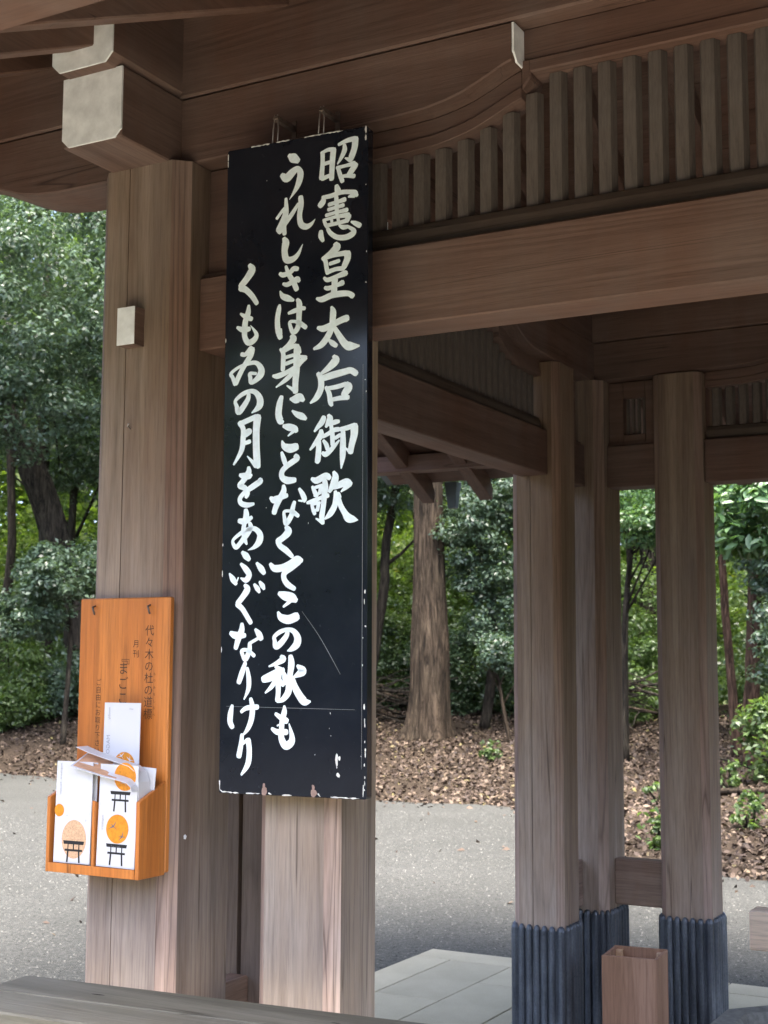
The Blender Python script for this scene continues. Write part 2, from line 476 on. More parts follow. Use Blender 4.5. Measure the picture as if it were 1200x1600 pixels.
# ================================================================== the pavilion
LX, LY, D = 3.7, 3.386, 0.522
HM, CM = 0.154, 0.040      # main pillar half width, chamfer
HS, CS = 0.120, 0.032      # outer pillars
ZL0, ZL1 = 2.567, 2.775    # tie beam
ZB, ZT = 3.10, 3.30        # bracket bottom / top
PV = thing('wooden_pavilion', (LX / 2, LY / 2, 0), 'open brown timber pavilion with clustered square pillars, lattice frieze and deep eaves', 'pavilion')

def pillar(cx, cy, h, c, ztop, slot=None, mat=wood_z):
    """slot = (face, position, half width, depth): the drying slit sawn in one face (0 = towards -y)"""
    pts = [(-h + c, -h)]
    if slot:
        x, w, dp = slot
        pts += [(x - w, -h), (x - w * 0.6, -h + dp), (x + w * 0.6, -h + dp), (x + w, -h)]
    pts += [(h - c, -h), (h, -h + c), (h, h - c), (h - c, h), (-h + c, h), (-h, h - c), (-h, -h + c)]
    bm = bmesh.new()
    add_prism(bm, [(cx + p, cy + q) for p, q in pts], XY, 0.02, ztop)
    for f in bm.faces:      # the chamfers are paler than the faces
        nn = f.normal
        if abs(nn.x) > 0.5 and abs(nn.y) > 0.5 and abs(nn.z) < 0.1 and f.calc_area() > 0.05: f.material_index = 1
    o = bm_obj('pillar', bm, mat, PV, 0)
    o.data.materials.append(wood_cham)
    # fluted metal shoe with riveted ribs round the foot
    bm = bmesh.new()
    e = 0.004
    outline = [(-h + c, -h), (h - c, -h), (h, -h + c), (h, h - c), (h - c, h), (-h + c, h), (-h, h - c), (-h, -h + c)]
    oo = [(cx + p * (1 + e / h), cy + q * (1 + e / h)) for p, q in outline]
    add_prism(bm, oo, XY, 0.0, 0.535 - 0.02)
    for k in range(8):
        a = Vector(oo[k]); b = Vector(oo[(k + 1) % 8]); L = (b - a).length
        n = max(1, round(L / 0.036)); d = (b - a) / n; nn = Vector((d.y, -d.x)).normalized()
        for i in range(n):
            m = a + d * (i + 0.5); r = d.length * 0.42
            prof = [(math.cos(t), math.sin(t)) for t in [math.pi * q / 5 for q in range(6)]]
            rows = []
            for z, s in ((0.0, 1), (0.515, 1), (0.527, 0.8), (0.535, 0.35)):
                rows.append([bm.verts.new((m.x + d.normalized().x * r * px * (1 if s == 1 else s) + nn.x * r * 1.15 * py * s, m.y + d.normalized().y * r * px * (1 if s == 1 else s) + nn.y * r * 1.15 * py * s, z)) for px, py in prof])
            for A, B in zip(rows, rows[1:]):
                for q in range(5): bm.faces.new((A[q], A[q + 1], B[q + 1], B[q]))
            bm.faces.new(rows[-1])
            for z in (0.497, 0.305, 0.10):   # rivets
                ctr = Vector((m.x + nn.x * r * 1.12, m.y + nn.y * r * 1.12, z + (0.004 if i % 2 else -0.004)))
                t = d.normalized(); rr = 0.0042
                base = [bm.verts.new((ctr.x + t.x * math.cos(u) * rr, ctr.y + t.y * math.cos(u) * rr, ctr.z + math.sin(u) * rr)) for u in [math.pi / 3 * q for q in range(6)]]
                tip = bm.verts.new((ctr.x + nn.x * 0.0035, ctr.y + nn.y * 0.0035, ctr.z))
                for q in range(6): bm.faces.new((base[q], base[(q + 1) % 6], tip))
    bmesh.ops.recalc_face_normals(bm, faces=bm.faces)
    s = bm_obj('metal_shoe', bm, shoe_mat, o)
    for p in s.data.polygons: p.use_smooth = False
    return o

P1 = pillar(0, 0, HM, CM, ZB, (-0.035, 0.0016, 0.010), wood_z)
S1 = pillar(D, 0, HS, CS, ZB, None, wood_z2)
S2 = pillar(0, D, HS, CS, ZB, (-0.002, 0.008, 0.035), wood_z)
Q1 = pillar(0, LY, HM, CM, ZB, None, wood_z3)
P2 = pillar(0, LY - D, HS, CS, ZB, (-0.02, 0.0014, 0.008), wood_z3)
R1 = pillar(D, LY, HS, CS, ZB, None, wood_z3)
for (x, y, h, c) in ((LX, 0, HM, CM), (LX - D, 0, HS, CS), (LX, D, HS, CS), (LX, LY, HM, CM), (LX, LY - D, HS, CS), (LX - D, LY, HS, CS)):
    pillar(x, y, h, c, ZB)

ARM_IN = [(0, 3.100), (0.80, 3.113), (0.88, 3.118), (0.934, 3.127), (0.985, 3.140), (1.031, 3.158), (1.065, 3.173), (1.097, 3.188), (1.125, 3.197)]
ARM_LEFT = [(0, 3.100), (0.36, 3.100), (0.45, 3.108), (0.52, 3.122), (0.60, 3.150), (0.68, 3.185), (0.76, 3.218), (0.84, 3.235)]
ARM_OUT = [(0, 3.100), (0.36, 3.100)]
def zarm(s):
    if s >= 1.125: return 3.275
    return float(np.interp(s, [a for a, _ in ARM_IN], [b for _, b in ARM_IN]))

def arm(fn, prof, end, hw, mat, dz=0.0):
    poly = [(a, b + dz) for a, b in prof] + [(prof[-1][0], ZT - 0.004), (0, ZT - 0.004)]
    bm = bmesh.new(); add_prism(bm, poly, fn, -hw, hw)
    o = bm_obj('bracket_arm', bm, mat, PV, 0.004)
    zb = prof[-1][1] + dz; s = prof[-1][0]; k = 0.022
    cap = [(-hw + k, zb), (hw - k, zb), (hw, zb + k), (hw, ZT - 0.006), (-hw, ZT - 0.006), (-hw, zb + k)]
    bm = bmesh.new(); add_prism(bm, cap, lambda t, z, q: fn(q, z, t), s - 0.001, s + 0.005)
    bm_obj('painted_end', bm, white_paint, o)
    return o

def corner(cx, cy, ix, iy):
    """bracket arms over a corner pillar; ix, iy point into the bays"""
    fx = lambda s, z, t: (cx + ix * s, cy + t, z)
    fxo = lambda s, z, t: (cx - ix * s, cy + t, z)
    fy = lambda s, z, t: (cx + t, cy + iy * s, z)
    fyo = lambda s, z, t: (cx + t, cy - iy * s, z)
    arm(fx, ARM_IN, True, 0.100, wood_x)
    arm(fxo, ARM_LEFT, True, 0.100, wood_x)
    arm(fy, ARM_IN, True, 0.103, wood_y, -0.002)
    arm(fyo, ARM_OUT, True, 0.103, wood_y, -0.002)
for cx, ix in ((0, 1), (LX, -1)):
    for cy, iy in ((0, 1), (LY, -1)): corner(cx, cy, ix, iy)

# purlins over the brackets; the cross ones end in white noses beyond the wall
XG0, XG1 = -1.95, LX + 1.6
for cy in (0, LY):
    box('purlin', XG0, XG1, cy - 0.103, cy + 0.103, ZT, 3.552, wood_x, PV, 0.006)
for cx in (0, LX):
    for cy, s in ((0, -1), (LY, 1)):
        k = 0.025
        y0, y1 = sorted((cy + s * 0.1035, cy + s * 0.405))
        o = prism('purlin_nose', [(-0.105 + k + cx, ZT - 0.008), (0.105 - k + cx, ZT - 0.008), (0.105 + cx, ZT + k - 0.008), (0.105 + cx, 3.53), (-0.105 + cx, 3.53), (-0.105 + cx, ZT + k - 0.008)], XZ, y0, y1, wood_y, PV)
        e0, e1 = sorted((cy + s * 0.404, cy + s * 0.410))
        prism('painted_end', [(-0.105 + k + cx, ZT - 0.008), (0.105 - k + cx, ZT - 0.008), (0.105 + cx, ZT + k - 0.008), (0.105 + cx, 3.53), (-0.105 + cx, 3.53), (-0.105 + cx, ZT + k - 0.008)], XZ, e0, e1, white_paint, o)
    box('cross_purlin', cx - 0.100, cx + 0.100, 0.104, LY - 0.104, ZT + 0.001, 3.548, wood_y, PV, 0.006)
    prism('gable_board', [(0.10, 3.549), (LY - 0.10, 3.549), (LY / 2, 4.30)], YZ, cx - 0.02, cx + 0.02, wood_y, PV)

bar_prof = [(-0.0245, 0.006), (-0.015, -0.014), (0.015, -0.014), (0.0245, 0.006), (0.015, 0.022), (-0.015, 0.022)]
def bar_mesh():
    bm = bmesh.new(); add_prism(bm, bar_prof, XY, 0, 1.0)
    me = bpy.data.meshes.new('lattice_bar'); bm.to_mesh(me); bm.free(); me.materials.append(wood_dark_z)
    return me
BAR = bar_mesh()

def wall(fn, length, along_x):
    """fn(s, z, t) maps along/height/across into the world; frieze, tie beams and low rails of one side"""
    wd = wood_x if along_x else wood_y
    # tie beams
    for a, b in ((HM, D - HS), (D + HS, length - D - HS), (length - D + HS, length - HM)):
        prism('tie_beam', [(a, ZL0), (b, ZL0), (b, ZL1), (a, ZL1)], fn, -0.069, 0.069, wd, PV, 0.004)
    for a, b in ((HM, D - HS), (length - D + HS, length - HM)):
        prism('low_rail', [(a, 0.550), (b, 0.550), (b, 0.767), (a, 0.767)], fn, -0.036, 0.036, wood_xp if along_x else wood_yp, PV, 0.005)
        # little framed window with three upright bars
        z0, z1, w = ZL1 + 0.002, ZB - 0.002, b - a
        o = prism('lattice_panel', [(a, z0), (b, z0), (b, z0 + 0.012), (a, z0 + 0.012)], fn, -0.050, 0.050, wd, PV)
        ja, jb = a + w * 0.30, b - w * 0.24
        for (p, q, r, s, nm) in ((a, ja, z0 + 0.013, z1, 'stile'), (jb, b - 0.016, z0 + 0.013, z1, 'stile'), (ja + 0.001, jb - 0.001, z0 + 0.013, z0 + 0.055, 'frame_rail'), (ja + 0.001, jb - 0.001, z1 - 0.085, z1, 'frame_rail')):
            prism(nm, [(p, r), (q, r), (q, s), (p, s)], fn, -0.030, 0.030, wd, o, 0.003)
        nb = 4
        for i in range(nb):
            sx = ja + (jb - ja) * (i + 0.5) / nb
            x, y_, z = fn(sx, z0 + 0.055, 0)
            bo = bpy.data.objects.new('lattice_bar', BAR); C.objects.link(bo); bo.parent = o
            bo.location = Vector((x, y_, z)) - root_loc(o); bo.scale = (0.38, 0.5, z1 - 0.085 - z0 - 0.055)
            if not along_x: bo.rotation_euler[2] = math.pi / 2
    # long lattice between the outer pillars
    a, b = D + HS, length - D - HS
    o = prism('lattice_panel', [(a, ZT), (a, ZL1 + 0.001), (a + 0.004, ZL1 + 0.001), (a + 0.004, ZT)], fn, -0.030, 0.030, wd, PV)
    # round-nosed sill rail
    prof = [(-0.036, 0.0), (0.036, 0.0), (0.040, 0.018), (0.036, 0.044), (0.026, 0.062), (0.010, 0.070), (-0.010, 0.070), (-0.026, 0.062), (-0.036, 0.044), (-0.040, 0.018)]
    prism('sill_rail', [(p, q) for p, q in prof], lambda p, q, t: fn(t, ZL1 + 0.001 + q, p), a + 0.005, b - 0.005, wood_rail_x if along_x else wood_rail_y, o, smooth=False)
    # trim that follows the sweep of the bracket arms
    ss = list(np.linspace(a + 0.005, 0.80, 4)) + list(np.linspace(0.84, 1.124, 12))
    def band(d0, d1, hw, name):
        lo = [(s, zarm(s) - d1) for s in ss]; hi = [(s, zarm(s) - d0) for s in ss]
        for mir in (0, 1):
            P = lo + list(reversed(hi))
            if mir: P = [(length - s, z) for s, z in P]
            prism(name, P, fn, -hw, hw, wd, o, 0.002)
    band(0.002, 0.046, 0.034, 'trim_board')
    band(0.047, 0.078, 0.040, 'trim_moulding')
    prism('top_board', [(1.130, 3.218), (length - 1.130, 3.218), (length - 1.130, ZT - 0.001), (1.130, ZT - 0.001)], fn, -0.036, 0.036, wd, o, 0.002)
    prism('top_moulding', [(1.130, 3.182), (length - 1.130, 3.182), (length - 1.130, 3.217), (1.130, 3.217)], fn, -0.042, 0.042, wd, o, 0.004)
    zend = zarm(1.124) - 0.079
    for mir in (0, 1):
        P = [(1.126, zend + 0.02), (1.150, zend + 0.05), (1.150, 3.216), (1.126, 3.216)]
        if mir: P = [(length - s, z) for s, z in P]
        prism('trim_corner', P, fn, -0.044, 0.044, wd, o, 0.004)
    n = int(round((b - a - 0.055 * 2) / 0.0637)); 
    for i in range(n + 1):
        s = a + 0.048 + (b - a - 0.096) * i / n
        sm = min(s, length - s)
        zt = (zarm(sm) - 0.079 if sm < 1.124 else 3.181) - 0.0005
        if 1.124 <= sm < 1.15: zt = zend + 0.02
        x, y_, z = fn(s, ZL1 + 0.068, 0)
        bo = bpy.data.objects.new('lattice_bar', BAR); C.objects.link(bo); bo.parent = o
        bo.location = Vector((x, y_, z)) - root_loc(o); bo.scale = (1, 1, zt - (ZL1 + 0.068))
        if not along_x: bo.rotation_euler[2] = math.pi / 2
wall(lambda s, z, t: (s, t, z), LX, True)
wall(lambda s, z, t: (s, LY + t, z), LX, True)
wall(lambda s, z, t: (t, s, z), LY, False)
wall(lambda s, z, t: (LX + t, s, z), LY, False)

# white-ended tie noses through the corner pillars
for cx in (0, LX):
    for cy, s in ((0, -1), (LY, 1)):
        y0, y1 = sorted((cy + s * (HM - 0.002), cy + s * 0.196)); e0, e1 = sorted((cy + s * 0.1955, cy + s * 0.199))
        o = box('tie_nose', cx - 0.031, cx + 0.029, y0, y1, 2.574, 2.680, wood_y, PV, 0)
        box('painted_end', cx - 0.031, cx + 0.029, e0, e1, 2.574, 2.680, white_paint, o, 0)
o = box('tie_nose', -0.46, -HM - 0.001 + 0.03, D - 0.045, D + 0.045, 3.165, 3.235, wood_x, PV, 0)
box('painted_end', -0.466, -0.4595, D - 0.045, D + 0.045, 3.165, 3.235, white_paint, o, 0)
box('painted_end', LX + HM, LX + HM + 0.006, D - 0.045, D + 0.045, 3.165, 3.235, white_paint, o, 0)

# rafters, boarding and roof
SL = 0.483; ZR0 = 3.345 + SL * 0.41   # underside height over y = 0
def zr(y): return ZR0 + SL * (y if y <= LY / 2 else LY - y)
OV = 1.62
ln = math.hypot(1, SL)
def rafter_mesh(sgn):
    y0, y1 = -OV, LY / 2
    cut = 0.05
    pts = [(y0, zr(y0)), (y1, zr(y1)), (y1, zr(y1) + 0.125), (y0 + 0.03, zr(y0 + 0.03) + 0.125), (y0 - 0.012, zr(y0) + 0.07)]
    if sgn < 0: pts = [(LY - p, q) for p, q in pts]
    bm = bmesh.new(); add_prism(bm, pts, YZ, -0.045, 0.045)
    bmesh.ops.bevel(bm, geom=[e for e in bm.edges], offset=0.004, segments=1, affect='EDGES', clamp_overlap=True)
    bmesh.ops.translate(bm, verts=bm.verts, vec=(0, -LY / 2, 0))
    me = bpy.data.meshes.new('rafter'); bm.to_mesh(me); bm.free(); me.materials.append(wood_y); return me
RA, RB = rafter_mesh(1), rafter_mesh(-1)
k0 = -5
for k in range(-5, 19):
    x = -0.005 + 0.4225 * k
    if x < XG0 + 0.02 or x > XG1: continue
    for me in (RA, RB):
        o = bpy.data.objects.new('rafter', me); C.objects.link(o); o.parent = PV; o.location = (x - LX / 2, 0, 0)
for sgn in (1, -1):
    def fy(y): return y if sgn > 0 else LY - y
    def slope(name, a, b, o0, o1, x0, x1, mat):
        ya, yb_ = a, b
        P = [(fy(ya), zr(ya) + o0), (fy(yb_), zr(yb_) + o0), (fy(yb_), zr(yb_) + o1), (fy(ya), zr(ya) + o1)]
        return prism(name, P, YZ, x0, x1, mat, PV)
    slope('eave_board', -OV + 0.02, -OV + 0.14, 0.127, 0.185, XG0, XG1, wood_x)
    za, zb_ = zr(-1.30) + 0.012, zr(-1.30) + 0.118
    y0, y1 = sorted((fy(-1.36), fy(-1.23)))
    box('eave_purlin', XG0, XG1, y0, y1, za, zb_, wood_x, PV, 0.004)
    nb = 18
    for i in range(nb):
        a = -OV + 0.145 + (LY / 2 + OV - 0.145) * i / nb; b = -OV + 0.145 + (LY / 2 + OV - 0.145) * (i + 1) / nb - 0.004
        slope('roof_board', a, b, 0.127, 0.147, XG0, XG1, wood_x)
    slope('roof_covering', -OV - 0.07, LY / 2 + 0.0, 0.187, 0.30, XG0 - 0.1, XG1 + 0.1, roof_tin)

bm = bmesh.new()
q = [(-1.585, 5.02), (-1.495, 5.02), (-1.495, 5.10), (-1.585, 5.10)]
vt = [bm.verts.new((x, y, 2.90)) for x, y in q]; vb = [bm.verts.new((-1.54 + (x + 1.54) * 0.6, 5.06 + (y - 5.06) * 0.6, 2.725)) for x, y in q]
bm.faces.new(vt); bm.faces.new(list(reversed(vb)))
for i in range(4): bm.faces.new((vt[i], vb[i], vb[(i + 1) % 4], vt[(i + 1) % 4]))
bmesh.ops.recalc_face_normals(bm, faces=bm.faces)
bm_obj('rain_hopper', bm, roof_tin, PV, 0.003)

# ================================================================== the poem board
SO = Vector((0.34634, -0.215, 3.06156)); SU = Vector((0.997735, 0.067081, 0.005003)); SV = Vector((0.005122, -0.001607, -0.999986))
SN = SU.cross(SV)            # into the wall
SW, SH, ST = 0.4172, 1.6927, 0.030
def sp(u, v, d=0.0): return SO + SU * u + SV * v + SN * d
SG = thing('poem_board', sp(SW / 2, SH, 0), 'tall black board with three columns of white brush lettering, hung on the front pillar', 'sign')
def rounded(u0, v0, u1, v1, r, n=3):
    P = []
    for cx, cy, a in ((u1 - r, v0 + r, -90), (u1 - r, v1 - r, 0), (u0 + r, v1 - r, 90), (u0 + r, v0 + r, 180)):
        for i in range(n + 1):
            t = math.radians(a + 90 * i / n); P.append((cx + r * math.cos(t), cy + r * math.sin(t)))
    return P
prism('board', rounded(0, 0, SW, SH, 0.006), lambda u, v, t: sp(u, v, t), 0, ST, lacquer, SG, 0.0025)

def catmull(P, n=6):
    if len(P) < 3:
        a, b = P[0], P[-1]
        return [tuple(a[k] + (b[k] - a[k]) * i / n for k in range(3)) for i in range(n + 1)]
    Q = [P[0]] + P + [P[-1]]; out = []
    for i in range(1, len(Q) - 2):
        for j in range(n):
            t = j / n
            out.append(tuple(0.5 * (2 * Q[i][k] + (Q[i + 1][k] - Q[i - 1][k]) * t + (2 * Q[i - 1][k] - 5 * Q[i][k] + 4 * Q[i + 1][k] - Q[i + 2][k]) * t * t + (3 * Q[i][k] - Q[i - 1][k] - 3 * Q[i + 1][k] + Q[i + 2][k]) * t ** 3) for k in range(3)))
    out.append(P[-1]); return out

def stroke(bm, pts, d, fn, cap=0.42):
    """a brush stroke: ribbon with changing width and rounded ends"""
    C_ = catmull(pts)
    L, R = [], []
    n = len(C_)
    for i, (x, y, w) in enumerate(C_):
        a = C_[max(i - 1, 0)]; b = C_[min(i + 1, n - 1)]
        dx, dy = b[0] - a[0], b[1] - a[1]; l = math.hypot(dx, dy) or 1e-9
        nx, ny = -dy / l, dx / l; w = abs(w)
        L.append((x + nx * w / 2, y + ny * w / 2)); R.append((x - nx * w / 2, y - ny * w / 2))
    def capp(c, o, l, r, w):
        dx, dy = c[0] - o[0], c[1] - o[1]; q = math.hypot(dx, dy) or 1e-9
        e = (c[0] + dx / q * w * cap, c[1] + dy / q * w * cap)
        m1 = ((l[0] * 0.72 + c[0] * 0.28) + dx / q * w * cap * 0.8, (l[1] * 0.72 + c[1] * 0.28) + dy / q * w * cap * 0.8)
        m2 = ((r[0] * 0.72 + c[0] * 0.28) + dx / q * w * cap * 0.8, (r[1] * 0.72 + c[1] * 0.28) + dy / q * w * cap * 0.8)
        return m1, e, m2
    V = lambda p: bm.verts.new(fn(p[0], p[1], d))
    lv = [V(p) for p in L]; rv = [V(p) for p in R]
    for i in range(n - 1):
        bm.faces.new((lv[i], lv[i + 1], rv[i + 1], rv[i]))
    a = capp(C_[0], C_[1], L[0], R[0], C_[0][2]); v = [V(p) for p in a]; bm.faces.new([lv[0], rv[0], v[2], v[1], v[0]])
    b = capp(C_[-1], C_[-2], L[-1], R[-1], C_[-1][2]); v = [V(p) for p in b]; bm.faces.new([rv[-1], lv[-1], v[0], v[1], v[2]])

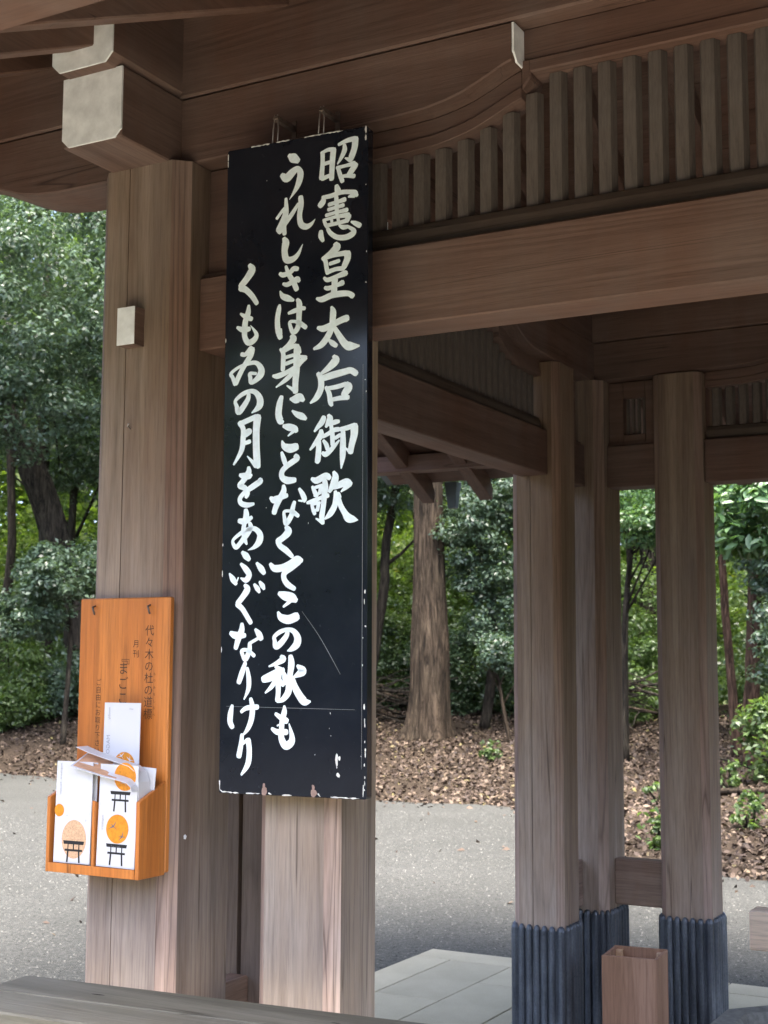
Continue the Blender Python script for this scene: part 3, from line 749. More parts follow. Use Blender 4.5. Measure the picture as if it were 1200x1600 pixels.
GLYPHS = """2871,514,126 2872,804,126 2844,1186,147;2839,519,84 3027,462,105 3173,477,125;3184,488,166 3155,849,156 3136,1250,145;2925,822,105 3092,801,104;2875,1210,126 3115,1151,104;3350,371,93 3587,304,124 3793,291,144;3814,304,184 3794,530,174 3713,747,174 3672,836,123 3589,794,82 3527,765,41;3505,425,103 3506,560,144 3403,754,103 3311,884,41;3301,988,104 3549,969,93 3775,948,143;3322,991,104 3385,1192,124 3448,1365,124;3816,993,174 3714,1129,164 3632,1231,144;3426,1237,83 3591,1244,103 3776,1282,123
3283,1473,124 3314,1583,176 3325,1642,165;2889,1712,104 3118,1707,125 3408,1655,124 3675,1685,123 3798,1742,184 3860,1798,102;2910,1715,104 2890,1827,167 2817,1912,167;3778,1776,163 3635,1803,62;3274,1768,124 3285,1923,124 3297,2210,114;3078,1931,114 3306,1897,103 3512,1861,134;3058,2062,104 3265,2034,93 3471,2007,113;2996,2206,104 3266,2168,93 3575,2145,123;2914,2328,83 3266,2282,93 3616,2284,143;2924,2329,83 2967,2431,104 3019,2514,104;3637,2316,153 3586,2422,143;3019,2476,104 3309,2459,103 3596,2424,113;3142,2312,83 3164,2458,83;3329,2310,93 3350,2446,93;2843,2624,125 2844,2738,156 2897,2860,104;3040,2574,104 3124,2700,124 3311,2830,134 3557,2863,153 3741,2803,163 3782,2714,122 3597,2575,72;3371,2525,62 3474,2587,123 3597,2594,102;3719,2479,61 3822,2531,122 3944,2604,142
3270,3017,165 3291,3096,226 3127,3207,145 2941,3315,104;2900,3329,104 2973,3414,124 3005,3589,124 3037,3725,124;2920,3332,125 3210,3284,124 3559,3272,143;3600,3296,204 3601,3419,184 3520,3597,163 3479,3667,123;3108,3498,103 3355,3453,103;3047,3708,124 3274,3660,113 3479,3667,123;2945,3856,83 3049,3916,124 3316,3854,123 3521,3804,163 3562,3818,122;2977,4115,103 3071,4135,124 3276,4094,103 3460,4041,153;3245,3939,185 3235,4089,164 3226,4257,185;2741,4371,83 2886,4406,155 3154,4333,164 3441,4320,163 3645,4344,142 3747,4411,152
3156,4644,82 3198,4761,174 3189,4966,174 3169,5151,164 3058,5383,175 2873,5588,165 2667,5671,83;2777,5138,104 2933,5173,175 3179,5096,164 3445,5003,173 3587,4972,183;3251,5197,123 3386,5416,163 3549,5637,193 3692,5707,222 3934,5722,60;3099,5499,82 3182,5573,143 3285,5648,123
3236,5933,123 3278,6030,224 3115,6182,184 2869,6336,82;2911,6461,164 3198,6403,184 3523,6349,172 3705,6329,161 3847,6416,161;2787,6338,124 2860,6475,165 2862,6717,175 2750,6930,165 2575,7065,62;3016,6711,102 3099,6867,133 3141,7092,143 3172,7169,102;3057,6734,102 3302,6718,122 3565,6667,121;3606,6689,182 3647,6766,222 3526,6921,182;3161,7038,102 3405,7012,122 3628,7013,131
2949,7481,143 2898,7588,164 2796,7692,123 2694,7804,62;2879,7818,123 2860,7936,174 2717,8111,123 2574,8267,62;2809,8080,143 2811,8264,154 2792,8521,164 2772,8584,143;3092,7437,102 3123,7532,183 3022,7708,82;3103,7659,102 3266,7616,132 3367,7605,101;2942,7960,102 3084,7897,112 3247,7817,122 3368,7807,121;3165,7700,102 3197,7923,132 3208,8181,122;3288,8022,101 3410,7957,101;2953,8072,82 3025,8168,122 3066,8281,122;2934,8383,102 3026,8416,143 3209,8273,122 3390,8093,51;3409,7810,101 3611,7788,131 3771,7745,120;3812,7767,220 3812,7967,200 3743,8236,170 3714,8398,160;3694,8405,100 3573,8297,40;3500,7854,121 3501,8128,161 3493,8492,161 3454,8800,40
2632,9025,103 2765,9069,174 3010,8965,163 3112,9016,142;2643,9228,82 2706,9359,123 2758,9453,123;2705,9249,82 2909,9206,102;2889,9241,122 2849,9385,102;2707,9451,82 2870,9386,82;2990,9101,142 3011,9266,162 2982,9447,162 2954,9737,142 2915,9990,152 2946,10154,101;2936,10136,122 2752,10037,41;2503,9623,82 2646,9594,123 2891,9515,102 3074,9470,122;2626,9666,82 2668,9814,102 2710,9907,102;2647,9667,82 2851,9641,82;2821,9657,102 2791,9820,102;2669,9851,82 2811,9803,82;3253,8897,101 3294,9009,182 3254,9152,192 3134,9364,101;3275,9262,141 3456,9200,181 3617,9154,180 3717,9205,120;3697,9213,140 3577,9297,120 3457,9390,40;3296,9391,101 3317,9537,161 3278,9735,161 3158,9928,161 3016,10049,61;3357,9448,121 3439,9724,140 3560,9929,160 3661,10060,219 3800,10102,159 3919,10125,30;3377,9449,121 3418,9524,101
1897,439,129 2005,515,257 2134,604,171;1687,943,151 1817,1032,236 1987,902,214 2136,828,149 2223,958,181 2192,1167,181 2098,1366,128 1909,1620,17
1801,1594,86 1815,1848,129 1827,2005,107 1755,2247,129;1773,1939,129 1755,2325,128 1768,2520,128;1538,2081,86 1740,1857,86 1846,1795,43;1794,1904,107 1721,2126,129 1595,2399,172;1617,2441,172 1787,2252,139 1998,2010,128 2166,1783,85;2239,1620,148 2251,1815,159 2211,2099,148 2256,2336,169 2404,2424,158 2551,2377,105 2666,2259,17
1760,2664,128 1804,2776,213 1774,3003,181 1830,3222,192 2000,3244,170 2169,3131,116 2304,2881,21
1821,3413,85 1898,3615,128 2027,3822,148 2135,4045,148;1652,3585,107 1749,3625,139 1940,3582,127 2045,3499,138 2151,3512,127;1751,3865,85 1858,3897,128 2027,3841,138 2154,3799,179 2207,3834,105;1657,4056,53 1733,4189,149 1883,4264,170 2043,4330,85
1640,4427,85 1620,4540,139 1580,4803,149 1605,5091,160 1670,5270,149;1689,5062,64 1701,5197,64;2169,4335,105 2223,4455,168 2215,4777,158 2207,4984,147 2145,5129,147 2040,5175,126 1965,5015,106 1953,4900,95 2080,4895,84 2227,4948,126 2407,5081,125;1919,4659,85 2077,4619,127 2287,4576,115 2371,4585,105
2011,5283,127 2054,5364,200 1907,5500,127 1718,5614,85;1686,5592,85 1761,5713,127 1764,5941,138 1755,6129,127;1803,5641,106 1992,5565,105 2118,5540,126;2161,5563,168 2163,5790,199 2156,6166,188 2127,6501,178 2129,6727,167;2108,6706,126 1886,6565,42;1847,5816,95 2057,5780,95;1849,5986,106 2059,5931,105;2224,5607,105 2256,5724,84;1481,6274,85 1619,6287,148 1872,6215,127 2103,6104,105;2415,5889,125 2269,5988,146 2062,6232,126 1853,6402,127 1569,6575,42;2268,5838,84 2414,5880,125
1720,6852,127 1669,7026,180 1640,7287,190 1695,7460,190 1748,7502,126;1995,6921,84 2131,6933,230 2256,6906,229 2351,6970,125;2050,7235,63 2177,7329,146 2323,7396,177 2428,7460,104
1802,7609,105 1950,7648,188 2117,7697,167 2160,7756,125;2097,7752,104 1931,7870,42;1755,7997,53 1819,8132,168 1988,8199,230 2154,8173,208
1747,8295,84 1802,8447,136 1866,8618,126;2157,8414,146 2199,8472,145 2054,8556,156 1888,8657,146 1763,8779,147 1765,8928,157 1912,9020,188 2121,9022,145
1809,9162,105 1810,9301,167 1687,9498,168 1584,9696,157 1543,9824,147;1444,9449,105 1540,9500,189 1728,9445,147 1895,9407,125;2268,9261,83 2352,9385,134 2415,9517,144 2415,9581,82;2250,9554,41 2353,9569,62;2126,9594,104 2076,9757,135 2046,9921,145 1902,10117,146 1849,9986,104 1837,9819,84 2003,9809,83 2108,9851,124 2233,9939,103
1905,10221,125 1958,10334,207 1813,10475,167 1668,10561,167;1668,10579,157 1732,10692,146 1900,10808,156 2068,10960,114
1455,11150,105 1571,11255,178 1801,11243,187 2028,11141,165 2213,11056,206 2337,11078,123;2275,11112,144 2050,11251,165 1864,11373,156 1845,11518,145 1950,11667,155 2137,11780,123
1724,11898,125 1870,11956,227 2078,12014,247 2181,12071,144;2017,12104,103 1842,12227,62;1688,12379,83 1772,12498,186 1980,12556,226 2206,12487,225
1960,12848,114 1927,12968,137 1768,13148,161 1631,13227,161 1594,13086,115 1582,12985,104 1742,12866,115 1948,12808,103 2132,12850,137 2247,13011,193 2226,13171,204 2090,13289,137 1965,13339,34
1795,13488,115 1841,13548,172 1658,13648,115 1440,13728,46;1293,14049,185 1478,13989,230 1730,13868,206 1844,13808,114;1636,13738,92 1798,13808,115;1752,13848,138 1709,14068,160 1712,14366,137 1691,14566,137;1617,14108,138 1504,14248,115 1344,14389,46;1732,14067,138 1848,14186,114;1868,13888,91 1903,14007,160 1927,14146,114;2058,13489,137 2082,13668,182 2050,13907,159 2019,14146,171 1998,14364,182 1852,14544,137 1692,14605,69;2109,14026,136 2190,14244,181 2328,14460,203 2464,14597,202 2611,14595,67;2265,13718,91 2390,13827,225 2346,13887,203 2165,13986,68
1888,14722,68 1889,14861,148 1834,15060,148 1814,15317,148 1816,15515,171 1932,15689,204 2090,15607,192 2111,15449,136 2029,15155,34;1649,14914,92 1788,15001,137 1948,15078,159;1550,15283,92 1700,15359,148 1951,15354,148;1698,15201,46 1789,15159,46
734,3249,131 801,3374,218 651,3589,197 478,3763,176;479,3821,198 633,3898,164 810,4074,152 955,4283,130
716,4334,87 697,4525,163 623,4729,164 604,4920,175 608,5152,153 719,5317,163 892,5258,162 955,5111,119 778,4862,22;478,4520,66 622,4613,131 797,4690,130;385,4878,88 539,4952,153 735,4954,131
527,5610,121 636,5621,121 803,5488,169;828,5512,180 782,5678,169 592,5937,145 427,6220,146 356,6363,146;332,6382,122 256,6204,110 206,6093,98 447,5944,85 784,5869,108 977,5888,120 1110,6048,179 1100,6195,203 959,6331,144 815,6382,120 790,6252,120 776,6145,96 956,6161,84
748,6715,120 702,6859,144 465,7136,169 390,6982,121 351,6830,97 555,6677,121 795,6613,120 963,6669,143 1085,6848,191 1063,7036,191 850,7188,36
493,7435,145 592,7590,144 596,7843,156 552,8155,144 328,8509,60;494,7456,145 709,7387,144 971,7302,143;1019,7327,226 988,7661,202 994,8080,202 1022,8458,202 1060,8606,142;988,8581,143 734,8324,36;665,7679,96 761,7644,108 785,7688,144 643,7804,72;598,7990,96 789,7940,120
530,8804,108 617,8828,162 789,8838,172 853,8823,86;776,8630,107 767,8761,172 598,8977,151 513,9076,151 665,9150,151 753,9286,129 711,9377,107;1112,8969,149 1112,9006,160 900,9125,160 688,9245,129 528,9406,129 563,9539,140 735,9594,139 928,9575,85
705,9733,129 718,9864,171 667,10067,129 638,10271,129 684,10478,128 739,10601,64;516,9995,129 677,10012,171 869,9927,107;828,10074,107 851,10187,149 725,10368,171 556,10566,129 418,10673,129 329,10501,86 553,10323,107 787,10221,118 979,10220,128 1130,10365,169 1111,10550,190 964,10692,106 784,10760,17
626,10821,107 723,10907,181 810,10994,128;587,11116,86 728,11250,160 826,11401,159 732,11528,149 582,11477,43;246,11357,54 346,11499,161 433,11613,107;454,11576,43 506,11466,43;1056,11112,85 1174,11245,169 1260,11358,126
713,11666,107 778,11769,181 653,11950,160 505,12113,150;495,12150,150 636,12263,138 744,12412,138 885,12616,127;989,11654,85 1075,11757,137 1129,11841,84;1147,11594,84 1222,11687,137 1265,11762,84
631,12658,106 623,12814,170 540,12997,170 458,13253,128;314,12884,129 454,12941,192 710,12943,127;1036,12800,84 1132,12911,168 1196,13020,147;1112,13020,84 861,13145,85;870,13149,107 858,13334,137 753,13544,138 676,13465,107 643,13333,107 812,13320,92 996,13453,106
740,13649,107 651,13886,153 563,14123,138;803,13781,92 852,14043,137 841,14305,122 722,14555,37
372,14729,92 329,14913,154 317,15123,154 380,15253,138;650,14869,92 801,14776,122 1105,14746,136;920,14553,106 969,14774,151 942,15060,151 839,15296,121 705,15455,46
674,15456,107 647,15690,137 590,15977,152;678,15689,76 828,15569,91;858,15581,151 893,15866,151 852,16177,151 673,16441,61"""

for row in GLYPHS.split('\n'):
    bm = bmesh.new()
    for i, st in enumerate(row.split(';')):
        pts = [tuple(float(q) / 10000 for q in t.split(',')) for t in st.split(' ')]
        stroke(bm, pts, -0.0005 - 0.00007 * i, sp)
    bm_obj('brush_character', bm, letter_paint, SG)

# chipped paint: marks, worn rims, bare mounting notches, a long scratch
def blob(bm, u, v, ru, rv, d, seed, n=8):
    rr = random.Random(seed)
    vs = []
    for k in range(n):
        t = 2 * math.pi * k / n; s = rr.uniform(0.65, 1.2)
        vs.append(bm.verts.new(sp(u + ru * s * math.cos(t), v + rv * s * math.sin(t), d)))
    bm.faces.new(vs)
bm = bmesh.new()
blob(bm, 0.336, 1.600, 0.0042, 0.016, -0.0007, 1); blob(bm, 0.343, 1.596, 0.004, 0.006, -0.0008, 12); blob(bm, 0.340, 1.637, 0.0045, 0.0065, -0.0007, 2)
rr = random.Random(8)
def wear(pts, d):       # ragged worn rim: a line whose width wanders
    P = []
    for (a, b), (e, f) in zip(pts, pts[1:]):
        n = max(2, int(math.hypot(e - a, f - b) / 0.006))
        for q in range(n):
            t = q / n; P.append((a + (e - a) * t, b + (f - b) * t + rr.uniform(-0.0007, 0.0007), rr.uniform(0.0006, 0.0042)))
    P.append((*pts[-1], 0.0006)); stroke(bm, P, d, sp)
wear([(0.003, SH - 0.030), (0.004, SH - 0.010), (0.012, SH - 0.004), (0.06, SH - 0.002)], -0.0007)
wear([(0.082, SH - 0.0025), (0.121, SH - 0.004)], -0.0008)
wear([(0.147, SH - 0.005), (0.155, SH - 0.0025)], -0.0008); wear([(0.185, SH - 0.002), (0.212, SH - 0.002)], -0.0008)
wear([(0.286, SH - 0.009), (0.292, SH - 0.002)], -0.0008); wear([(0.32, SH - 0.0022), (0.398, SH - 0.0018)], -0.0008)
wear([(0.409, SH - 0.035), (0.408, SH - 0.006)], -0.0009)
for v in (0.155, 0.33, 0.41, 0.66, 0.69, 1.19, 1.215, 1.275, 1.47, 1.505, 1.515, 1.555, 1.575, 1.585, 1.61, 1.64, 1.655, 1.67):
    blob(bm, SW - 0.003 - rr.uniform(0, 0.004), v, rr.uniform(0.0010, 0.0024), rr.uniform(0.002, 0.009) * (0.5 if v < 1.1 else 1), -0.0007, int(v * 1000))
for v in (0.04, 0.52, 1.06, 1.135, 1.33):
    blob(bm, 0.003, v, 0.0015, rr.uniform(0.003, 0.012), -0.0007, int(v * 900))
for k in range(8): blob(bm, rr.uniform(0.22, 0.41), rr.uniform(1.2, 1.66), rr.uniform(0.0006, 0.0014), rr.uniform(0.001, 0.003), -0.0007, 300 + k)
for k in range(8): blob(bm, rr.uniform(0.02, 0.40), rr.uniform(0.02, 1.2), rr.uniform(0.0005, 0.0010), rr.uniform(0.001, 0.0025), -0.0004, 400 + k)
wear([(0.075, 0.0015), (0.13, 0.0012)], -0.0006); wear([(0.15, 0.001), (0.19, 0.001)], -0.0006); wear([(0.235, 0.0012), (0.345, 0.0012)], -0.0006)
for v in (0.01, 0.03): blob(bm, SW - 0.006, v, 0.003, 0.010, -0.0007, 600 + int(v * 100)); blob(bm, 0.003, v + .01, 0.002, 0.010, -0.0007, 620 + int(v * 100))
bm_obj('chipped_paint', bm, chip_white, SG)['kind'] = 'stuff'
bm = bmesh.new()
for u in (0.134, 0.273):
    blob(bm, u, SH - 0.010, 0.009, 0.011, -0.0012, int(u * 999)); blob(bm, u - 0.001, SH - 0.024, 0.0045, 0.008, -0.0013, int(u * 99))
bm_obj('bare_notch', bm, chip_wood, SG)
bm = bmesh.new()
stroke(bm, [(0.237, 1.236, 0.0006), (0.28, 1.29, 0.0012), (0.31, 1.335, 0.0016), (0.345, 1.392, 0.0007)], -0.00045, sp)
stroke(bm, [(0.02, 1.474, 0.0006), (0.2, 1.476, 0.0011), (0.385, 1.478, 0.0006)], -0.00044, sp)
stroke(bm, [(0.405, 0.62, 0.0007), (0.4045, 1.1, 0.0011), (0.4035, 1.62, 0.0007)], -0.00043, sp)
bm_obj('scratch', bm, simple('scratch_grey', (0.20, 0.21, 0.22), 0.6), SG)
# wire loops and staples that carry the board
for u in (0.138, 0.275):
    p = sp(u, 0.006, 0.012)
    bm = bmesh.new()
    hook = Vector((p.x + 0.001, p.y + 0.004, p.z + 0.088))
    for dx in (-0.0075, 0.0075):
        tube_path(bm, [p + SU * dx, p + SU * dx + Vector((0.001, 0.002, 0.05)), hook + Vector((dx * 0.5, 0, 0.0))], 0.0017, 6)
    bmesh.ops.recalc_face_normals(bm, faces=bm.faces)
    bm_obj('hanging_wire', bm, chain_mat, SG, smooth=True)
    bm = bmesh.new()
    add_prism(bm, [(hook.y - 0.006, hook.z - 0.012), (hook.y + 0.004, hook.z - 0.016), (-0.1035, hook.z - 0.016), (-0.1035, hook.z - 0.040), (-0.1003, hook.z - 0.040), (-0.1003, hook.z + 0.014), (-0.1035, hook.z + 0.014), (-0.1035, hook.z - 0.004), (hook.y - 0.004, hook.z - 0.004)], YZ, hook.x - 0.007, hook.x + 0.007)
    bm_obj('staple', bm, iron, SG)

# ================================================================== leaflet holder on the corner pillar
LB = thing('leaflet_holder', (0, -0.175, 1.145), 'orange varnished wooden leaflet holder hung on the corner pillar', 'leaflet holder')
box('back_board', -0.155, 0.157, -0.175, -0.156, 1.150, 1.873, wood_honey, LB, 0.003)
side = [(-0.285, 1.145), (-0.176, 1.145), (-0.176, 1.385), (-0.285, 1.341)]
prism('side_panel', side, YZ, -0.155, -0.145, wood_honey, LB, 0.0015)
prism('side_panel', side, YZ, 0.145, 0.157, wood_honey, LB, 0.0015)
prism('divider', [(-0.286, 1.156), (-0.177, 1.156), (-0.177, 1.30), (-0.286, 1.338)], YZ, 0.001, 0.009, wood_honey, LB, 0.001)
box('bottom_board', -0.1445, 0.1445, -0.2845, -0.176, 1.146, 1.1585, wood_honey, LB, 0.001)
box('front_lip', -0.1445, 0.1445, -0.2865, -0.2848, 1.146, 1.170, wood_honey, LB, 0.0005)
for x in (-0.098, 0.093):
    tube('hook_nail', [(x - 0.004, -0.172, 1.853), (x - 0.002, -0.188, 1.848), (x + 0.003, -0.190, 1.838), (x + 0.002, -0.184, 1.828)], 0.0028, iron, LB, 6)
for i, (x, z) in enumerate([(0.1515, 1.165), (0.1515, 1.30), (-0.15, 1.17), (-0.15, 1.32)]):
    pass

def text_mesh(name, s, size, fn, mat, parent, spacing=None, vertical=True, scale=(1, 1)):
    """flat lettering: s is set column-wise (top to bottom) or along one line, then laid on a surface by fn(u, v)"""
    bm = bmesh.new()
    def glyph(txt, ox, oy):
        cu = bpy.data.curves.new('t', 'FONT'); cu.body = txt; cu.size = size; cu.align_x = 'CENTER' if vertical else 'LEFT'; cu.resolution_u = 2
        ob = bpy.data.objects.new('t', cu); C.objects.link(ob)
        dg = bpy.context.evaluated_depsgraph_get(); me = bpy.data.meshes.new_from_object(ob.evaluated_get(dg))
        vs = [bm.verts.new(fn(v.co.x * scale[0] + ox, v.co.y * scale[1] + oy)) for v in me.vertices]
        for p in me.polygons:
            try: bm.faces.new([vs[i] for i in p.vertices])
            except ValueError: pass
        bpy.data.meshes.remove(me); bpy.data.objects.remove(ob); bpy.data.curves.remove(cu)
    if vertical:
        for i, ch in enumerate(s): glyph(ch, 0, -i * (spacing or size * 1.05))
    else: glyph(s, 0, 0)
    return bm_obj(name, bm, mat, parent)
def on_board(x0, z0): return lambda u, v: (x0 + u, -0.1758, z0 + v)
text_mesh('painted_lettering', '代々木の杜の道標', 0.031, on_board(0.090, 1.772), ink, LB, 0.0318)
text_mesh('painted_lettering', '月刊', 0.022, on_board(0.045, 1.740), ink, LB, 0.027)
text_mesh('painted_lettering', '﹃', 0.040, on_board(0.004, 1.696), ink, LB, 0.03)
text_mesh('painted_lettering', 'まごころ', 0.037, on_board(0.003, 1.668), ink, LB, 0.040)
text_mesh('painted_lettering', 'ご自由にお取り下さい', 0.020, on_board(-0.082, 1.636), ink, LB, 0.0205)
text_mesh('painted_lettering', 'もりみちしるべ', 0.009, on_board(0.110, 1.664), ink, LB, 0.018)

def torii(bm, fn, cx, cz, w, d):
    def q(a, b, c, e): bm.faces.new([bm.verts.new(fn(cx + x * w, cz + z * w, d)) for x, z in (a, b, c, e)])
    q((-0.56, 0.78), (0.56, 0.78), (0.60, 0.93), (-0.60, 0.93)); q((-0.50, 0.48), (0.50, 0.48), (0.50, 0.57), (-0.50, 0.57))
    for s in (-1, 1):
        x = 0.31 * s; q((x * 1.12 - 0.045, 0), (x * 1.12 + 0.045, 0), (x + 0.045, 0.48), (x - 0.045, 0.48)); q((x - 0.03, 0.571), (x + 0.03, 0.571), (x + 0.03, 0.779), (x - 0.03, 0.779))
    q((-0.035, 0.571), (0.035, 0.571), (0.035, 0.779), (-0.035, 0.779))
def disc(bm, fn, cx, cz, r, d, ry=None, n=28, wob=0):
    bm.faces.new([bm.verts.new(fn(cx + r * math.cos(2 * math.pi * k / n), cz + (ry or r) * math.sin(2 * math.pi * k / n), d)) for k in range(n)])
def crane(bm, fn, cx, cz, s, d, a):
    ca, sa = math.cos(a), math.sin(a)
    for P in ([(-1, 0.1), (0, -0.12), (0.9, 0.5), (0.05, 0.14)], [(0, -0.12), (0.35, -0.8), (0.12, -0.1)], [(0.05, 0.1), (-0.5, 0.75), (-0.08, 0.05)]):
        bm.faces.new([bm.verts.new(fn(cx + (x * ca - y * sa) * s, cz + (x * sa + y * ca) * s, d)) for x, y in P])

def leaflet(x0, z0, w, h, y, tilt, lean, design, label, group='leaflets in the wooden holder'):
    """stands upright; tilt = roll in its own plane, lean = top falls back (+) or forward"""
    t = thing('leaflet', (x0 + w / 2, y, z0), label, 'leaflet', group)
    ct, st = math.cos(tilt), math.sin(tilt)
    def fn(u, v, d):
        p, q = u * ct - v * st, u * st + v * ct
        return (x0 + p, y + q * lean + d, z0 + q)
    prism('sheet', [(0, 0), (w, 0), (w, h), (0, h)], fn, 0, 0.0022, paper, t, 0)
    if design == 'bird':       # orange disc with two cranes over a gate
        bm = bmesh.new(); disc(bm, fn, w * 0.52, 0.098, 0.037, -0.0004); bm_obj('printed_disc', bm, orange_print, t)
        bm = bmesh.new(); crane(bm, fn, w * 0.42, 0.104, 0.017, -0.0008, 0.5); crane(bm, fn, w * 0.66, 0.080, 0.015, -0.0009, 0.9); bm_obj('printed_bird', bm, simple('print_slate', (0.10, 0.12, 0.17), 0.5), t)
        bm = bmesh.new(); torii(bm, fn, w * 0.52, 0.006, 0.058, -0.0006); bm_obj('printed_gate', bm, ink2, t)
        bm = bmesh.new(); torii(bm, fn, w * 0.56, h - 0.120, 0.056, -0.0006); bm_obj('printed_gate', bm, ink2, t)
        text_mesh('printed_text', 'magokoro', 0.009, lambda u, v: fn(0.018 - v, h * 0.50 - u, -0.0006), ink_grey, t, vertical=False)
        text_mesh('printed_text', 'free paper', 0.007, lambda u, v: fn(w * 0.38 + u, 0.052 + v, -0.0006), ink_grey, t, vertical=False)
        bm = bmesh.new(); disc(bm, fn, w * 0.66, h - 0.030, 0.036, -0.0004); bm_obj('printed_disc', bm, orange_print, t)
        bm = bmesh.new(); crane(bm, fn, w * 0.66, h - 0.045, 0.016, -0.0008, 0.2); bm_obj('printed_bird', bm, ink_grey, t)
    if design == 'tree':       # pale round tree print over a gate
        bm = bmesh.new()
        disc(bm, fn, w * 0.55, 0.062, 0.042, -0.0004, 0.050); bm_obj('printed_tree', bm, pale_print, t)
        bm = bmesh.new(); torii(bm, fn, w * 0.55, 0.002, 0.060, -0.0006); bm_obj('printed_gate', bm, ink2, t)
        bm = bmesh.new(); disc(bm, fn, 0.014, 0.135, 0.0165, -0.0004); bm_obj('printed_disc', bm, orange_print, t)
        bm = bmesh.new(); crane(bm, fn, w * 0.34, 0.122, 0.005, -0.0005, 0.5); crane(bm, fn, w * 0.86, 0.112, 0.005, -0.0005, 1.2); bm_obj('printed_bird', bm, ink_grey, t)
        text_mesh('printed_text', 'magokoro', 0.010, lambda u, v: fn(0.018 - v, h - 0.006 - u, -0.0006), ink_grey, t, vertical=False)
        text_mesh('printed_text', 'free paper', 0.008, lambda u, v: fn(0.018 - v, h - 0.055 - u, -0.0006), ink_grey, t, vertical=False)
    if design == 'top':        # only the upper half shows
        bm = bmesh.new(); disc(bm, fn, w * 0.60, h - 0.165, 0.036, -0.0004); bm_obj('printed_disc', bm, orange_print, t)
        bm = bmesh.new(); crane(bm, fn, w * 0.52, h - 0.140, 0.015, -0.0008, 0.3); crane(bm, fn, w * 0.75, h - 0.150, 0.015, -0.0009, -0.6); bm_obj('printed_bird', bm, simple('print_mist', (0.62, 0.64, 0.68), 0.5), t)
        text_mesh('printed_text', 'MAGOKORO', 0.017, lambda u, v: fn(0.022 - v, h - 0.085 - u, -0.0006), ink_grey, t, vertical=False)
        text_mesh('printed_text', 'monthly', 0.010, lambda u, v: fn(0.020 - v, h - 0.012 - u, -0.0006), ink_grey, t, vertical=False)
        text_mesh('printed_text', 'free', 0.008, lambda u, v: fn(w * 0.70 + u, h - 0.018 + v, -0.0006), ink_grey, t, vertical=False)
    return t
leaflet(-0.134, 1.1705, 0.124, 0.264, -0.278, 0.008, 0.03, 'tree', 'white leaflet with a pale round tree over a gate, in the left slot')
leaflet(0.013, 1.1705, 0.126, 0.262, -0.279, -0.004, 0.03, 'bird', 'white leaflet with orange disc, birds and two gates, in the right slot of the holder')
leaflet(-0.026, 1.315, 0.122, 0.275, -0.218, 0.004, 0.02, 'top', 'tall white leaflet sticking up highest behind the folded booklet in the orange holder')
leaflet(0.062, 1.165, 0.081, 0.262, -0.232, -0.05, 0.05, '', 'plain white leaflet edge showing at the right side of the holder behind the others')
leaflet(-0.128, 1.165, 0.120, 0.268, -0.262, 0.0, 0.02, '', 'blank white leaflet directly behind the one with the pale tree print')

# a booklet that has flopped over: its pages arch to the left
FB = thing('folded_booklet', (0.135, -0.27, 1.33), 'limp booklet folded over to the left across the leaflets, showing a peach coloured page', 'booklet')
def arch(name, path, ya, yb_, th, mat, skew=0.0, rise=0.0):
    V, F = [], []
    n = len(path)
    for i, (x, z) in enumerate(path):
        p = path[max(i - 1, 0)]; q = path[min(i + 1, n - 1)]
        dx, dz = q[0] - p[0], q[1] - p[1]; l = math.hypot(dx, dz); nx, nz = -dz / l * th, dx / l * th
        s = i / (n - 1)
        for yy, sh, dz_ in ((ya, 0, 0), (yb_, skew * s, rise * min(1, s * 2))):
            V.append((x + sh, yy, z + dz_)); V.append((x + nx + sh, yy, z + nz + dz_))
    for i in range(n - 1):
        a = i * 4; b = a + 4
        F += [(a, b, b + 2, a + 2), (a + 1, a + 3, b + 3, b + 1), (a, a + 1, b + 1, b), (a + 2, b + 2, b + 3, a + 3)]
    F += [(0, 2, 3, 1), ((n - 1) * 4, (n - 1) * 4 + 1, (n - 1) * 4 + 3, (n - 1) * 4 + 2)]
    return mesh(name, V, F, mat, FB, smooth=False)
arch('cover', [(0.143, 1.30), (0.1435, 1.35), (0.141, 1.390), (0.130, 1.416), (0.108, 1.430), (0.075, 1.437), (0.02, 1.449), (-0.03, 1.461), (-0.072, 1.474)], -0.272, -0.226, 0.0014, paper)
arch('page', [(0.1425, 1.368), (0.138, 1.380), (0.124, 1.390), (0.10, 1.395), (0.05, 1.402), (0.0, 1.412), (-0.04, 1.420), (-0.066, 1.426)], -0.300, -0.205, 0.0014, paper, -0.02, 0.030)
arch('printed_page', [(0.085, 1.3997), (0.05, 1.4050), (0.0, 1.4150), (-0.04, 1.4230), (-0.060, 1.4270)], -0.294, -0.210, 0.0009, simple('peach_page', (0.60, 0.34, 0.20), 0.5, 0.4, 0.25, 50), -0.018, 0.029)

# small things fixed to the pillar
tag(mesh('sticker', [(0.1545, -0.092, 1.228), (0.1545, -0.083, 1.226), (0.1545, -0.079, 1.234), (0.1545, -0.086, 1.240), (0.1545, -0.093, 1.237), (0.156, -0.087, 1.233)], [(0, 1, 5), (1, 2, 5), (2, 3, 5), (3, 4, 5), (4, 0, 5)], white_paint), 'tiny white drawing pin on the side of the corner pillar below the orange holder', 'pin')
t = tube('bent_nail', [(-0.012, -0.150, 2.345), (-0.010, -0.168, 2.350), (-0.004, -0.172, 2.356)], 0.0022, chain_mat)
tag(t, 'small bent nail sticking out of the corner pillar above the orange holder', 'nail')

